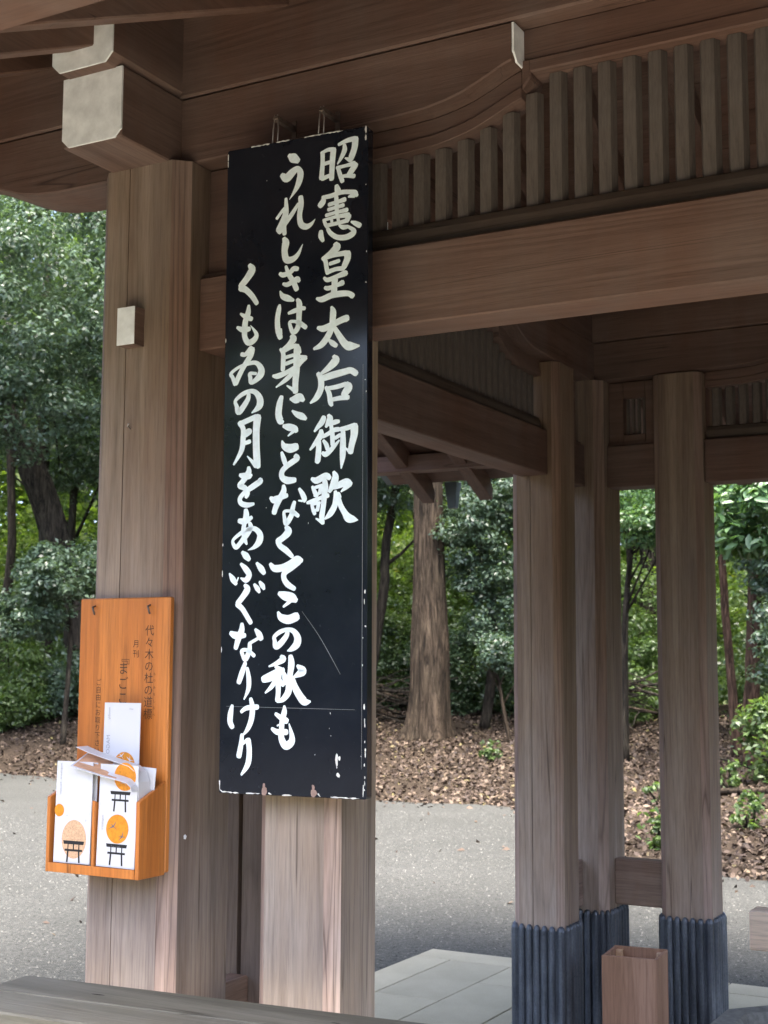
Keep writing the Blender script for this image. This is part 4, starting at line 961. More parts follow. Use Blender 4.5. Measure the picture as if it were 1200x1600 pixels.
# ================================================================== plank table in front
TB = thing('plank_table', (0.7, -0.4, 0), 'grey weathered plank table standing before the pillars at the bottom left', 'table')
A0 = Vector((-0.183, -0.311, 0)); ta = 0.0776
tu = Vector((math.cos(ta), math.sin(ta), 0)); tv = Vector((math.sin(ta), -math.cos(ta), 0))
def tf(p, q, z): w = A0 + tu * p + tv * q; return (w.x, w.y, z)
bm = bmesh.new(); add_prism(bm, [(0, 0), (1.75, 0), (1.75, 0.1665), (0.0, 0.1665)], tf, 0.838, 0.880); bm_obj('plank', bm, wood_table, TB, 0.005)
bm = bmesh.new(); add_prism(bm, [(0.002, 0.168), (1.749, 0.168), (1.748, 0.335), (0.002, 0.335)], tf, 0.838, 0.8797); bm_obj('plank', bm, wood_table, TB, 0.005)
for p in (0.20, 1.50):
    for q in (0.05, 0.245):
        bm = bmesh.new(); add_prism(bm, [(p, q), (p + 0.055, q), (p + 0.055, q + 0.055), (p, q + 0.055)], tf, 0.0, 0.837); bm_obj('leg', bm, wood_table, TB, 0.003)
    bm = bmesh.new(); add_prism(bm, [(p + 0.008, 0.106), (p + 0.047, 0.106), (p + 0.047, 0.244), (p + 0.008, 0.244)], tf, 0.74, 0.80); bm_obj('cross_rail', bm, wood_table, TB, 0.003)
bm = bmesh.new(); add_prism(bm, [(0.256, 0.13), (1.499, 0.13), (1.499, 0.17), (0.256, 0.17)], tf, 0.20, 0.25); bm_obj('stretcher', bm, wood_table, TB, 0.003)
bm = bmesh.new()
for p, q, a, b in ((0.30, 0.10, 0.022, 0.004), (0.62, 0.27, 0.016, 0.004), (0.95, 0.09, 0.014, 0.003)):
    bm.faces.new([bm.verts.new(tf(p + a * x, q + b * y, 0.8806)) for x, y in ((-1, 0), (-0.4, -1), (0.5, -0.8), (1, 0.1), (0.3, 1), (-0.6, 0.7))])
bm_obj('knot_hole', bm, slot_dark, TB)

# ================================================================== wooden waste box between the far pillars
BXO = Vector((0.347, 2.615, 0)); ba = 0.10
bu = Vector((math.cos(ba), math.sin(ba), 0)); bv = Vector((-math.sin(ba), math.cos(ba), 0))
def bf(p, q, z): w = BXO + bu * p + bv * q; return (w.x, w.y, z)
WB = thing('wooden_bin', (0.46, 2.72, 0), 'tall open square bin of raw reddish boards standing between the far pillars', 'bin')
w_, h_, th = 0.236, 0.462, 0.015
for (a, b, c, d) in ((0, w_, 0, th), (0, w_, w_ - th, w_), (0, th, th + 0.0005, w_ - th - 0.0005), (w_ - th, w_, th + 0.0005, w_ - th - 0.0005)):
    bm = bmesh.new(); add_prism(bm, [(a, c), (b, c), (b, d), (a, d)], bf, 0.002, h_ - (0.002 if b - a < 0.1 else 0)); bm_obj('side_board', bm, wood_box, WB, 0.002)
for a, c in ((th, w_ - 2 * th - 0.012), (th, th), (w_ - 2 * th - 0.012, w_ - 2 * th - 0.012)):
    bm = bmesh.new(); add_prism(bm, [(a + 0.001, c - 0.001), (a + 0.028, c - 0.001), (a + 0.028, c + 0.026), (a + 0.001, c + 0.026)], bf, 0.02, h_ - 0.012); bm_obj('corner_block', bm, wood_pale_x, WB, 0.001)
bm = bmesh.new(); add_prism(bm, [(th, th), (w_ - th, th), (w_ - th, w_ - th), (th, w_ - th)], bf, 0.004, 0.018); bm_obj('bottom_board', bm, wood_box, WB, 0)

# ================================================================== stone basin and ladle rest at the right
SB = thing('stone_basin', (2.5, 1.3, 0), 'dark grey stone water basin at the bottom right corner of the picture', 'basin')
outer = [(1.215, 0.60), (2.60, 0.60), (2.71, 0.73), (2.71, 1.82), (2.60, 1.945), (1.209, 1.945), (1.093, 1.812), (1.093, 0.73)]
inner = [(1.27, 0.72), (2.54, 0.72), (2.60, 0.79), (2.60, 1.77), (2.54, 1.845), (1.240, 1.845), (1.178, 1.775), (1.178, 0.79)]
bm = bmesh.new()
ov = [bm.verts.new((x, y, 0.0)) for x, y in outer]; ot = [bm.verts.new((x, y, 0.5)) for x, y in outer]
it = [bm.verts.new((x, y, 0.5)) for x, y in inner]; ib = [bm.verts.new((x + (0.04 if x < 1.9 else -0.04), y + (0.04 if y < 1.3 else -0.04), 0.28)) for x, y in inner]
for k in range(8):
    j = (k + 1) % 8
    bm.faces.new((ov[k], ov[j], ot[j], ot[k])); bm.faces.new((ot[k], ot[j], it[j], it[k])); bm.faces.new((it[k], it[j], ib[j], ib[k]))
bm.faces.new(ib); bm.faces.new(list(reversed(ov)))
bmesh.ops.recalc_face_normals(bm, faces=bm.faces)
bm_obj('stone_body', bm, stone_grey, SB, 0.008)
wm = N('still_water'); wm.col((0.02, 0.03, 0.03)); wm.rough(0.04, 0.5); wm.b.inputs['Transmission Weight'].default_value = 0.6
mesh('water', [(1.20, 0.74, 0.43), (2.57, 0.74, 0.43), (2.57, 1.825, 0.43), (1.20, 1.825, 0.43)], [(0, 1, 2, 3)], wm.m, SB)
LR = thing('ladle_rest', (2.3, 2.28, 0), 'new pale timber beam on short posts behind the basin at the right edge', 'ladle rest')
box('beam', 1.08, 2.70, 2.215, 2.335, 0.628, 0.772, wood_pale_x, LR, 0.004)
for x in (1.16, 2.52): box('post', x, x + 0.09, 2.23, 2.32, 0.0, 0.627, wood_pale_x, LR, 0.003)

# ================================================================== trees, shrubs, litter
rng = np.random.default_rng(7)
def leaf_mesh(name, cen, nor, size, aspect=0.5, shape=4, droop=0.0, jit=0.35):
    """one leaf per row of cen; kite or six-sided leaves"""
    n = len(cen)
    nor = nor / (np.linalg.norm(nor, axis=1, keepdims=True) + 1e-9)
    r = rng.normal(size=(n, 3)); u = np.cross(nor, r); u /= (np.linalg.norm(u, axis=1, keepdims=True) + 1e-9)
    v = np.cross(nor, u)
    s = (size * (1 + jit * rng.uniform(-1, 1, size=n)))[:, None]
    if shape == 4:
        P = [(-0.5, 0, 0), (0.05, 0.5, 0.06), (0.5, 0, -0.08), (0.05, -0.5, 0.06)]; F = [(0, 1, 2, 3)]
    else:
        P = [(-0.5, 0, 0), (-0.2, 0.42, 0.07), (0.2, 0.38, 0.05), (0.5, 0, -0.10), (0.2, -0.38, 0.05), (-0.2, -0.42, 0.07)]; F = [(0, 1, 2, 3), (0, 3, 4, 5)]
    k = len(P)
    V = np.empty((n, k, 3))
    for i, (a, b, c) in enumerate(P): V[:, i] = cen + u * s * a + v * s * b * aspect + nor * s * c
    V = V.reshape(-1, 3)
    base = (np.arange(n) * k)[:, None]
    nf = len(F); loops = np.concatenate([base + np.array(f)[None, :] for f in F], axis=1).reshape(-1)
    me = bpy.data.meshes.new(name)
    me.vertices.add(len(V)); me.vertices.foreach_set('co', V.reshape(-1).astype(np.float32))
    me.loops.add(len(loops)); me.loops.foreach_set('vertex_index', loops.astype(np.int32))
    m = n * nf
    me.polygons.add(m); me.polygons.foreach_set('loop_start', (np.arange(m) * 4).astype(np.int32)); me.polygons.foreach_set('loop_total', np.full(m, 4, np.int32))
    me.update(calc_edges=True)
    return me

def crown_points(cen, rad, n, clumps, cs, flat=0.6, skin=0.65):
    """leaves sit on many flattened clumps spread unevenly through the crown volume"""
    cen = np.array(cen); rad = np.array(rad)
    d = rng.normal(size=(clumps, 3)); d /= np.linalg.norm(d, axis=1, keepdims=True)
    cc = d * (rng.uniform(0.25, 1.0, size=(clumps, 1)) ** 0.5) * rad
    w = rng.uniform(0.3, 1.5, size=clumps); idx = rng.choice(clumps, size=n, p=w / w.sum())
    q = rng.normal(size=(n, 3)); q /= np.linalg.norm(q, axis=1, keepdims=True)
    rr = rng.uniform(0.1, 1.0, size=(n, 1)) ** (1 - skin)
    sc = cs * rng.uniform(0.6, 1.4, size=clumps)
    off = q * rr * sc[idx][:, None] * np.array([1, 1, flat])
    off[:, 2] -= 0.25 * (off[:, 0] ** 2 + off[:, 1] ** 2) / (cs + 1e-6)
    pos = cen + cc[idx] + off
    lo = rng.uniform(size=n) < 0.16          # some leaves on loose twigs between the clumps
    qq = rng.normal(size=(n, 3)); qq /= np.linalg.norm(qq, axis=1, keepdims=True)
    pos = np.where(lo[:, None], cen + qq * (rng.uniform(0, 1, (n, 1)) ** 0.45) * rad * 1.12, pos)
    nor = q * 0.8 + np.array([0, 0, 0.75]) + rng.normal(size=(n, 3)) * 0.45
    return pos, nor, cen + cc

def crown(root, blobs, mat, size, aspect=0.5, shape=4):
    L = np.array(root.location)
    Ps, Ns, CC = [], [], []
    for cen, rad, n, cl, cs in blobs:
        p, q, c = crown_points(cen, rad, n, cl, cs); Ps.append(p); Ns.append(q); CC.append(c)
    me = leaf_mesh('crown', np.concatenate(Ps) - L, np.concatenate(Ns), size, aspect, shape)
    link_mesh('crown', me, mat, root)
    return np.concatenate(CC)

def trunk(root, pts, rad, mat, n=10, rough=0.0, limbs=None, name='trunk'):
    bm = bmesh.new()
    # resample for an uneven outline
    P = catmull([tuple(p) for p in pts], 5) if len(pts) > 2 else [tuple(Vector(pts[0]).lerp(Vector(pts[1]), i / 8)) for i in range(9)]
    R = list(np.interp(np.linspace(0, 1, len(P)), np.linspace(0, 1, len(rad)), rad))
    P = [Vector(p) + Vector((rs.uniform(-1, 1), rs.uniform(-1, 1), 0)) * R[i] * 0.10 for i, p in enumerate(P)]
    tube_path(bm, P, R, n)
    for l in (limbs or []):
        tube_path(bm, l[0], l[1], 6)
    bmesh.ops.recalc_face_normals(bm, faces=bm.faces)
    return bm_obj(name, bm, mat, root, smooth=True)

def limbs_to(top, cc, k, r0, start_lo=0.5, base=None):
    out = []
    idx = rng.choice(len(cc), size=min(k, len(cc)), replace=False)
    for i in idx:
        e = Vector(cc[i]); t = rs.uniform(start_lo, 1.0); s = Vector(base).lerp(Vector(top), t)
        m = s.lerp(e, 0.5) + Vector((rs.uniform(-.2, .2), rs.uniform(-.2, .2), rs.uniform(0, .25)))
        out.append(([s, m, e], [r0, r0 * 0.6, r0 * 0.2]))
    return out

def gz(x, y): return float(hill(np.array(float(x)), np.array(float(y)))) - 0.03

def tree(name, label, pts, rad, blobs, lm, bm_, size, cat='tree', group='trees behind the pavilion', aspect=0.5, limbs=6, shape=4, extra=None):
    pts = [tuple(p) for p in pts]
    if pts[0][2] is None: pts[0] = (pts[0][0], pts[0][1], gz(pts[0][0], pts[0][1]))
    r = thing(name, pts[0], label, cat, group)
    cc = crown(r, blobs, lm, size, aspect, shape) if blobs else np.zeros((0, 3))
    L = limbs_to(pts[-1], cc, limbs, rad[-1] * 0.75, 0.3 if len(pts) < 3 else 0.1, pts[-2]) if len(cc) else []
    trunk(r, pts, rad, bm_, limbs=L + (extra or []))
    return r

# big straight trunk with a flared foot, built with ridged bark
def big_trunk():
    x, y = -8.42, 18.3; z0 = gz(x, y)
    r = thing('broad_tree', (x, y, z0), 'big straight tree with thick ridged light brown trunk, right of the black board', 'tree', 'trees behind the pavilion')
    bm = bmesh.new(); n = 110; rows = []
    hs = np.concatenate([np.linspace(0, 1.2, 16), np.linspace(1.3, 13, 90)])
    ph = [rs.uniform(0, 6.28) for _ in range(12)]
    for h in hs:
        R = 0.268 + 0.17 * math.exp(-h / 0.42) - 0.006 * h + 0.05 * math.exp(-((h - 1.5) / 1.2) ** 2)
        ring = []
        for k in range(n):
            t = 2 * math.pi * k / n
            f = 1 + 0.040 * abs(math.sin(11 * t + ph[0] + 0.6 * math.sin(h * 1.7 + t))) + 0.045 * abs(math.sin(17 * t + ph[1] + 0.9 * math.sin(h * 1.1 + 2))) + 0.012 * rs.uniform(-1, 1) + 0.02 * math.sin(7 * t + h * 2 + ph[3])
            f += (0.26 * math.exp(-h / 0.45)) * (math.sin(4 * t + ph[2]) + 0.5 * math.sin(7 * t + ph[4]))
            ring.append(bm.verts.new((x + 0.02 * math.sin(h) + R * f * math.cos(t), y + R * f * math.sin(t), z0 - 0.05 + h)))
        rows.append(ring)
    for A, B in zip(rows, rows[1:]):
        for k in range(n): bm.faces.new((A[k], A[(k + 1) % n], B[(k + 1) % n], B[k]))
    bm.faces.new(rows[-1])
    for a, hh in ((0.5, 9), (2.4, 9.8), (4.2, 10.5), (5.6, 8.6)):
        s = Vector((x, y, z0 + hh)); e = s + Vector((math.cos(a) * 2.6, math.sin(a) * 2.6, 1.6))
        tube_path(bm, [s, s.lerp(e, 0.5) + Vector((0, 0, 0.2)), e], [0.14, 0.09, 0.03], 8)
    bmesh.ops.recalc_face_normals(bm, faces=bm.faces)
    bm_obj('trunk', bm, bark_brown, r, smooth=True)
    crown(r, [((x, y, 12.5), (4, 4, 2.5), 26000, 60, 1.0)], leaf_mid, 0.11)
big_trunk()

B, D_, R_ = bark_brown, bark_dark, bark_red
# left view past the corner pillar
tree('leaning_tree', 'dark thick trunk leaning to the left at the far left, holding up the bluish canopy',
     [(-14.5, 16.65, gz(-14.5, 16.65)), (-14.6, 16.55, 1.3), (-14.8, 16.36, 2.68), (-14.97, 16.21, 3.51), (-15.31, 15.9, 4.92), (-15.72, 15.5, 6.1), (-16.4, 14.88, 7.0), (-17, 14.4, 8.2)],
     [0.34, 0.30, 0.27, 0.28, 0.27, 0.26, 0.24, 0.2],
     [((-13.4, 13.6, 8.3), (2.5, 2.3, 2.3), 56000, 150, 0.42), ((-14.4, 13.4, 5.9), (2.2, 1.6, 0.9), 17000, 60, 0.36), ((-16.5, 15.0, 9.5), (3, 3, 2), 14000, 30, 0.9)], leaf_blue, D_, 0.085)
tree('slender_tree', 'thin upright grey brown trunk beside the leaning trunk at the left', [(-15.83, 16.8, gz(-15.83, 16.8)), (-15.85, 16.76, 2.96), (-15.97, 16.66, 6.4), (-15.98, 16.65, 9.6)], [0.14, 0.12, 0.11, 0.08],
     [((-14.2, 17.2, 6.6), (2.4, 1.6, 2.0), 24000, 80, 0.5), ((-14.9, 17.6, 3.4), (1.2, 0.9, 0.8), 7000, 30, 0.34)], leaf_dark, D_, 0.095)
tree('slender_tree', 'thinnest dark trunk at the left edge of the picture', [(-17.65, 17.8, gz(-17.65, 17.8)), (-17.9, 17.74, 2.2), (-17.73, 17.74, 4.1), (-17.86, 17.6, 7.4)], [0.13, 0.11, 0.09, 0.07],
     [((-17.6, 18.2, 8.0), (2.2, 2.0, 1.8), 12000, 30, 0.8)], leaf_dark, D_, 0.10)
tree('low_bough_tree', 'young tree with a bluish bough hanging low beside the orange leaflet holder', [(-13.4, 14.6, gz(-13.4, 14.6)), (-13.3, 14.6, 2.0), (-13.2, 14.4, 3.4)], [0.05, 0.04, 0.03],
     [((-12.95, 14.2, 3.15), (0.9, 0.9, 0.5), 8000, 44, 0.24), ((-13.7, 13.9, 2.5), (0.8, 0.6, 0.4), 4500, 26, 0.22)], leaf_blue, D_, 0.085)
bsh = 'shrubs along the forest edge'
def shrub(x, y, rx, rz, n, mat, label, size=0.085, group=bsh, cat='shrub', cl=60, zc=None):
    z = gz(x, y); zc = rz * 0.9 if zc is None else zc
    r = thing('shrub', (x, y, z), label, cat, group)
    cc = crown(r, [((x, y, z + zc), (rx, rx, rz), n, cl, rx * 0.24)], mat, size)
    bm = bmesh.new()
    for i in range(5):
        e = Vector(cc[i]); tube_path(bm, [Vector((x + rs.uniform(-.15, .15), y + rs.uniform(-.15, .15), z - 0.05)), Vector((x, y, z)).lerp(e, 0.5), e], [0.03, 0.02, 0.008], 6)
    bm_obj('stem', bm, D_, r, smooth=True)
shrub(-15.9, 16.0, 1.2, 0.85, 12000, leaf_mid, 'bushy green shrub at the left edge in front of the thin trunks')
shrub(-14.3, 16.4, 1.0, 0.7, 10000, leaf_blue, 'low bluish shrub behind the orange leaflet holder')
shrub(-15.2, 15.3, 0.8, 0.42, 7000, leaf_mid, 'lowest leafy shrub at the litter edge on the left')
shrub(-17.0, 14.0, 1.4, 0.9, 9000, leaf_mid, 'wide shrub outside the left side of the clearing')
# bright growth further back on the left
for i, (x, y, z, r_, n, mat, lab) in enumerate([
    (-20.5, 22.5, 3.6, 2.4, 13000, leaf_bright, 'sunlit yellow green tree glowing through the gap at the far left'),
    (-17.6, 22.8, 3.0, 2.2, 13000, leaf_bright, 'sunlit yellow green tree behind the leaning trunk'),
    (-18.8, 20.6, 7.6, 2.4, 11000, leaf_dark, 'dark tree closing the canopy at the upper left'),
    (-15.2, 21.5, 5.4, 2.0, 11000, leaf_mid, 'mid green tree behind the corner pillar'),
    (-23.0, 18.5, 5.0, 3.0, 8000, leaf_mid, 'mid green tree beyond the left edge of the clearing')]):
    tree('woodland_tree', lab, [(x, y, gz(x, y)), (x + 0.1, y, z * 0.5), (x + 0.2, y, z)], [0.12, 0.10, 0.06], [((x, y, z), (r_, r_, r_ * 0.85), int(n * 1.35), 90, r_ * 0.22)], mat, D_, 0.105, limbs=7)

# middle view between the board and the far pillars
tree('curved_tree', 'dark curved trunk with a side branch, close left of the big straight tree', [(-10.9, 20.4, gz(-10.9, 20.4)), (-10.72, 20.51, 2.1), (-10.56, 20.56, 3.2), (-10.53, 20.58, 4.04), (-10.35, 20.65, 5.2), (-10.2, 20.7, 6.4)], [0.13, 0.11, 0.10, 0.09, 0.08, 0.06],
     [((-10.6, 20.0, 6.1), (1.6, 1.3, 1.5), 22000, 90, 0.38)], leaf_blue, D_, 0.085,
     extra=[([Vector((-10.55, 20.57, 3.6)), Vector((-10.25, 20.7, 3.85)), Vector((-9.8, 20.9, 4.35))], [0.05, 0.035, 0.02])])
tree('curved_tree', 'slim trunk rising among dark leaves to the right of the big straight tree', [(-7.97, 19.62, gz(-7.97, 19.62)), (-7.8, 19.6, 1.7), (-7.88, 19.67, 3.28), (-8.25, 19.51, 4.93), (-8.3, 19.5, 6.5)], [0.10, 0.085, 0.075, 0.06, 0.05],
     [((-7.4, 18.8, 4.2), (1.0, 0.9, 1.4), 24000, 90, 0.27), ((-7.6, 19.6, 6.0), (1.2, 1.0, 0.9), 12000, 50, 0.30), ((-7.1, 18.9, 2.5), (0.8, 0.6, 0.7), 9000, 40, 0.22)], leaf_blue, D_, 0.080)
tree('sapling', 'pale thin sapling stem in front of the dark shrubs, near the far pillars', [(-6.75, 18.0, gz(-6.75, 18.0)), (-6.85, 17.95, 0.9), (-6.96, 17.88, 1.7)], [0.035, 0.03, 0.02],
     [((-6.8, 17.8, 1.9), (0.4, 0.4, 0.3), 1500, 8, 0.22)], leaf_blue, B, 0.08)
shrub(-9.2, 22.3, 1.5, 1.2, 14000, leaf_dark, 'dark shrub closing the view behind the foot of the big straight tree')
shrub(-7.3, 21.6, 1.5, 1.3, 14000, leaf_dark, 'dark green shrub right of the big straight tree')
shrub(-11.4, 22.8, 1.2, 1.0, 9000, leaf_dark, 'dark shrub low down beside the black board edge')
shrub(-6.0, 20.6, 0.9, 0.6, 6000, leaf_mid, 'low green shrub left of the far pillars')
for (x, y, z, r_, n, mat, lab) in [
    (-12.2, 25.0, 3.4, 1.9, 15000, leaf_bright, 'bright yellow green tree shining left of the big straight tree'),
    (-10.2, 26.4, 6.2, 2.0, 12000, leaf_bright, 'bright canopy high behind the big straight tree'),
    (-8.6, 25.2, 2.6, 1.7, 11000, leaf_mid, 'mid green tree right behind the big straight trunk'),
    (-7.4, 26.0, 6.0, 1.7, 10000, leaf_bright, 'light green tree top under the eave tips'),
    (-12.8, 26.0, 7.0, 2.2, 12000, leaf_mid, 'mid green canopy showing under the eave beside the board'),
    (-13.5, 20.5, 5.5, 2.0, 9000, leaf_mid, 'leafy tree hidden mostly by the board')]:
    tree('woodland_tree', lab, [(x, y, gz(x, y)), (x + 0.1, y, z * 0.5), (x + 0.2, y, z)], [0.12, 0.10, 0.06], [((x, y, z), (r_, r_, r_ * 0.85), int(n * 1.35), 90, r_ * 0.22)], mat, D_, 0.105, limbs=7)

for (x, y, rx, rz, n, mat, lab) in [
    (-10.4, 23.6, 1.7, 1.9, 20000, leaf_mid, 'tall mid green bush behind the curved trunk and the big tree'),
    (-6.6, 22.6, 1.5, 1.8, 17000, leaf_mid, 'tall mid green bush behind the slim trunk'),
    (-12.9, 22.4, 1.6, 1.6, 12000, leaf_mid, 'tall mid green bush mostly behind the black board'),
    (-16.8, 19.2, 1.8, 1.7, 17000, leaf_mid, 'tall mid green bush behind the thin left trunks'),
    (-19.4, 17.4, 1.8, 1.6, 14000, leaf_mid, 'tall green bush behind the left edge shrubs')]:
    shrub(x, y, rx, rz, n, mat, lab, 0.09, 'tall bushes behind the front trunks', 'bush', 80)
# right view past the far pillars
tree('dark_trunk_tree', 'straight dark trunk seen in the narrow gap between the far pillars', [(-6.5, 24.48, gz(-6.5, 24.48)), (-6.46, 24.5, 2.6), (-6.44, 24.5, 5.4), (-6.4, 24.5, 8)], [0.22, 0.18, 0.16, 0.12],
     [((-6.6, 23.6, 6.2), (1.2, 1.0, 1.2), 16000, 70, 0.30)], leaf_blue, D_, 0.09)
tree('leafy_bough_tree', 'light green leafy bough hanging into the top of the narrow gap', [(-4.3, 16.6, gz(-4.3, 16.6)), (-4.25, 16.5, 2.2), (-4.0, 16.2, 3.6)], [0.06, 0.05, 0.03],
     [((-3.78, 15.9, 3.95), (0.62, 0.6, 0.5), 4200, 26, 0.26)], leaf_near, D_, 0.085)
tree('thin_red_tree', 'thin reddish trunk right of the far right pillar', [(-2.55, 16.24, gz(-2.55, 16.24)), (-2.62, 16.23, 1.6), (-2.70, 16.22, 3.04), (-2.74, 16.21, 5.2)], [0.075, 0.062, 0.055, 0.04],
     [((-2.3, 16.0, 5.8), (1.3, 1.1, 1.0), 9000, 26, 0.45)], leaf_dark, R_, 0.085)
tree('thin_red_tree', 'thicker reddish trunk standing furthest right among low leaves', [(-2.15, 15.33, gz(-2.15, 15.33)), (-2.10, 15.34, 1.5), (-2.03, 15.36, 2.88), (-1.95, 15.37, 4.9)], [0.12, 0.10, 0.09, 0.07],
     [((-1.5, 14.6, 3.7), (0.75, 0.8, 1.25), 20000, 80, 0.25), ((-1.25, 14.3, 1.9), (0.55, 0.6, 0.8), 9000, 44, 0.22), ((-1.4, 15.0, 5.8), (1.3, 1.1, 1.0), 9000, 26, 0.45)], leaf_blue, R_, 0.075)
tree('camellia', 'broad glossy leaved branch hanging close behind the far tie beam at the right', [(0.75, 8.95, gz(0.75, 8.95)), (0.7, 8.9, 2.2), (0.45, 8.6, 3.2)], [0.06, 0.05, 0.03],
     [((-0.35, 8.5, 3.02), (0.62, 0.45, 0.34), 3200, 30, 0.22), ((0.5, 8.6, 3.3), (0.6, 0.5, 0.4), 1500, 14, 0.26)], leaf_near, D_, 0.105, aspect=0.48, limbs=9, shape=6)
shrub(-1.35, 13.6, 0.55, 0.55, 3600, leaf_mid, 'leafy shrub under the reddish trunks at the right', 0.085)
shrub(-0.75, 12.2, 0.42, 0.36, 1600, leaf_mid, 'small shrub on the leaf litter at the right edge', 0.085, cl=12)
shrub(-1.6, 9.6, 0.20, 0.22, 260, leaf_mid, 'little green seedling on the leaf litter in the gap between the far pillars', 0.075, cl=7)
for i, (x, y, r_, lab) in enumerate([
    (-1.05, 10.9, 0.22, 'small seedling on the litter just right of the far right pillar'), (-0.55, 11.3, 0.30, 'leafy seedling at the right edge above the gravel'),
    (-1.9, 13.2, 0.25, 'seedling at the foot of the reddish trunks'), (-2.5, 12.6, 0.2, 'tiny seedling on the litter seen in the narrow gap'), (-6.4, 16.4, 0.2, 'tiny seedling on the open litter beside the far pillars')]):
    shrub(x, y, r_, r_ * 0.9, 320, leaf_mid, lab, 0.07, 'seedlings on the leaf litter', 'seedling', 9)
shrub(-5.4, 22.2, 1.2, 0.9, 9000, leaf_mid, 'low shrub behind the brushwood in the narrow gap')
shrub(-2.2, 19.5, 1.6, 1.5, 14000, leaf_mid, 'large mid green shrub behind the reddish trunks')
for (x, y, z, r_, n, mat, lab) in [
    (-6.2, 28.0, 3.4, 2.0, 16000, leaf_bright, 'bright backlit tree filling the narrow gap'),
    (-3.6, 24.0, 3.4, 2.2, 14000, leaf_bright, 'bright tree seen between the reddish trunks'),
    (-1.0, 22.0, 5.5, 2.4, 14000, leaf_dark, 'dark tree closing the right hand view'),
    (0.5, 17.0, 4.5, 2.2, 9000, leaf_dark, 'dark tree beyond the right edge of the gap'),
    (-4.6, 26.5, 7.5, 2.2, 10000, leaf_mid, 'high canopy over the narrow gap'),
    (4.5, 18.0, 5.0, 2.8, 8000, leaf_mid, 'mid green tree far to the right')]:
    tree('woodland_tree', lab, [(x, y, gz(x, y)), (x + 0.1, y, z * 0.5), (x + 0.2, y, z)], [0.12, 0.10, 0.06], [((x, y, z), (r_, r_, r_ * 0.85), int(n * 1.35), 90, r_ * 0.22)], mat, D_, 0.105, limbs=7)

# far woodland that reads as one mass
def far_wood():
    P = []
    def part(n, a0, a1, size):
        a = rng.uniform(math.radians(a0), math.radians(a1), n)          # azimuth from +y
        ang = np.sin(a * 9) * 1.5 + np.sin(a * 23 + 1) * 1.0
        d = rng.uniform(36, 50, n) + ang
        h = rng.uniform(0, 1, n) ** 1.2 * (12.5 + 2.0 * np.sin(a * 14) + 1.5 * np.sin(a * 37 + 2))
        pos = np.stack([2.4 + np.sin(a) * d, -3.1 + np.cos(a) * d, h + 0.6], 1); nor = rng.normal(size=(n, 3)) + np.array([0, 0, 0.8])
        return pos, nor, size
    for (n, a0, a1, size, nm, mat) in ((300000, -54, 8, 0.27, 'far_woodland', leaf_bright), (30000, -90, -54, 0.6, 'side_woodland', leaf_mid), (30000, 8, 50, 0.6, 'side_woodland', leaf_mid)):
        pos, nor, s = part(n, a0, a1, size)
        o = link_mesh(nm, leaf_mesh(nm, pos, nor, s, 0.6), mat); tag(o, 'mass of distant woodland foliage closing off the clearing', kind='stuff')
far_wood()
def wood_behind():
    n = 42000
    a = rng.uniform(math.radians(50), math.radians(285), n)
    d = rng.uniform(24, 40, n) + np.sin(a * 11) * 2
    h = rng.uniform(0, 1, n) * (7.5 + 2.0 * np.sin(a * 9) + 1.2 * np.sin(a * 31))
    pos = np.stack([2.4 + np.sin(a) * d, -3.1 + np.cos(a) * d, h + 0.2], 1); nor = rng.normal(size=(n, 3)) + np.array([0, 0, 0.5])
    o = link_mesh('surrounding_woodland', leaf_mesh('surrounding_woodland', pos, nor, 0.85, 0.6), leaf_mid); tag(o, 'woodland on the near side of the clearing, behind the viewer', kind='stuff')
    n = 30000
    x = rng.uniform(-34, 14, n); y = rng.uniform(15.5, 34, n); z = 12.8 + 2.2 * np.sin(x * 0.7) * np.cos(y * 0.6) + rng.uniform(0, 2.5, n)  # out-of-view leaf layer, added overhead to shade the forest
    k = (np.sin(x * 0.9 + 1) + np.sin(y * 0.8 + x * 0.3)) > -0.95
    o = link_mesh('unseen_shade_canopy', leaf_mesh('unseen_shade_canopy', np.stack([x, y, z], 1)[k], rng.normal(size=(k.sum(), 3)) * 0.6 + np.array([0, 0, 1.0]), 0.34, 0.6), leaf_dark); tag(o, 'unseen high tree canopy added to shade the forest edge', kind='stuff')
wood_behind()

# fallen leaves over the forest floor
def litter():
    cam2 = np.array([2.42, -3.12])
    n = 150000
    a = rng.uniform(math.radians(-62), math.radians(6), n)
    d = rng.uniform(0, 1, n) ** 0.75 * 22 + 9
    x = cam2[0] + np.sin(a) * d; y = cam2[1] + np.cos(a) * d
    over = (y - yb(x)) > -0.04 + np.where(rng.uniform(size=n) < 0.12, -rng.exponential(0.35, n), 0)
    stray = (rng.uniform(size=n) < 0.006) & ~((x > -1.4) & (y < 4.5)) & ~over
    dens = np.sin(x * 1.3 + 0.7 * np.sin(y)) * np.sin(y * 1.7 + x * 0.4) + 0.5 * np.sin(x * 4.1) * np.sin(y * 3.7)
    over &= rng.uniform(size=n) < np.clip(0.85 + 0.45 * dens, 0.25, 1)
    over |= stray
    x, y = x[over], y[over]
    z = np.where(y < yb(x) - 0.05, -0.043, np.maximum(hill(x, y), -0.03)) + rng.uniform(0.004, 0.045, len(x)) * np.clip((y - yb(x)) * 3, 0.15, 1)
    nor = rng.normal(size=(len(x), 3)) * 0.55 + np.array([0, 0, 1.0])
    o = link_mesh('leaf_litter', leaf_mesh('leaf_litter', np.stack([x, y, z], 1), nor, 0.066, 0.58, 4, jit=0.5), leaf_litter_mat)
    tag(o, 'dry brown fallen leaves carpeting the forest edge', kind='stuff')
litter()

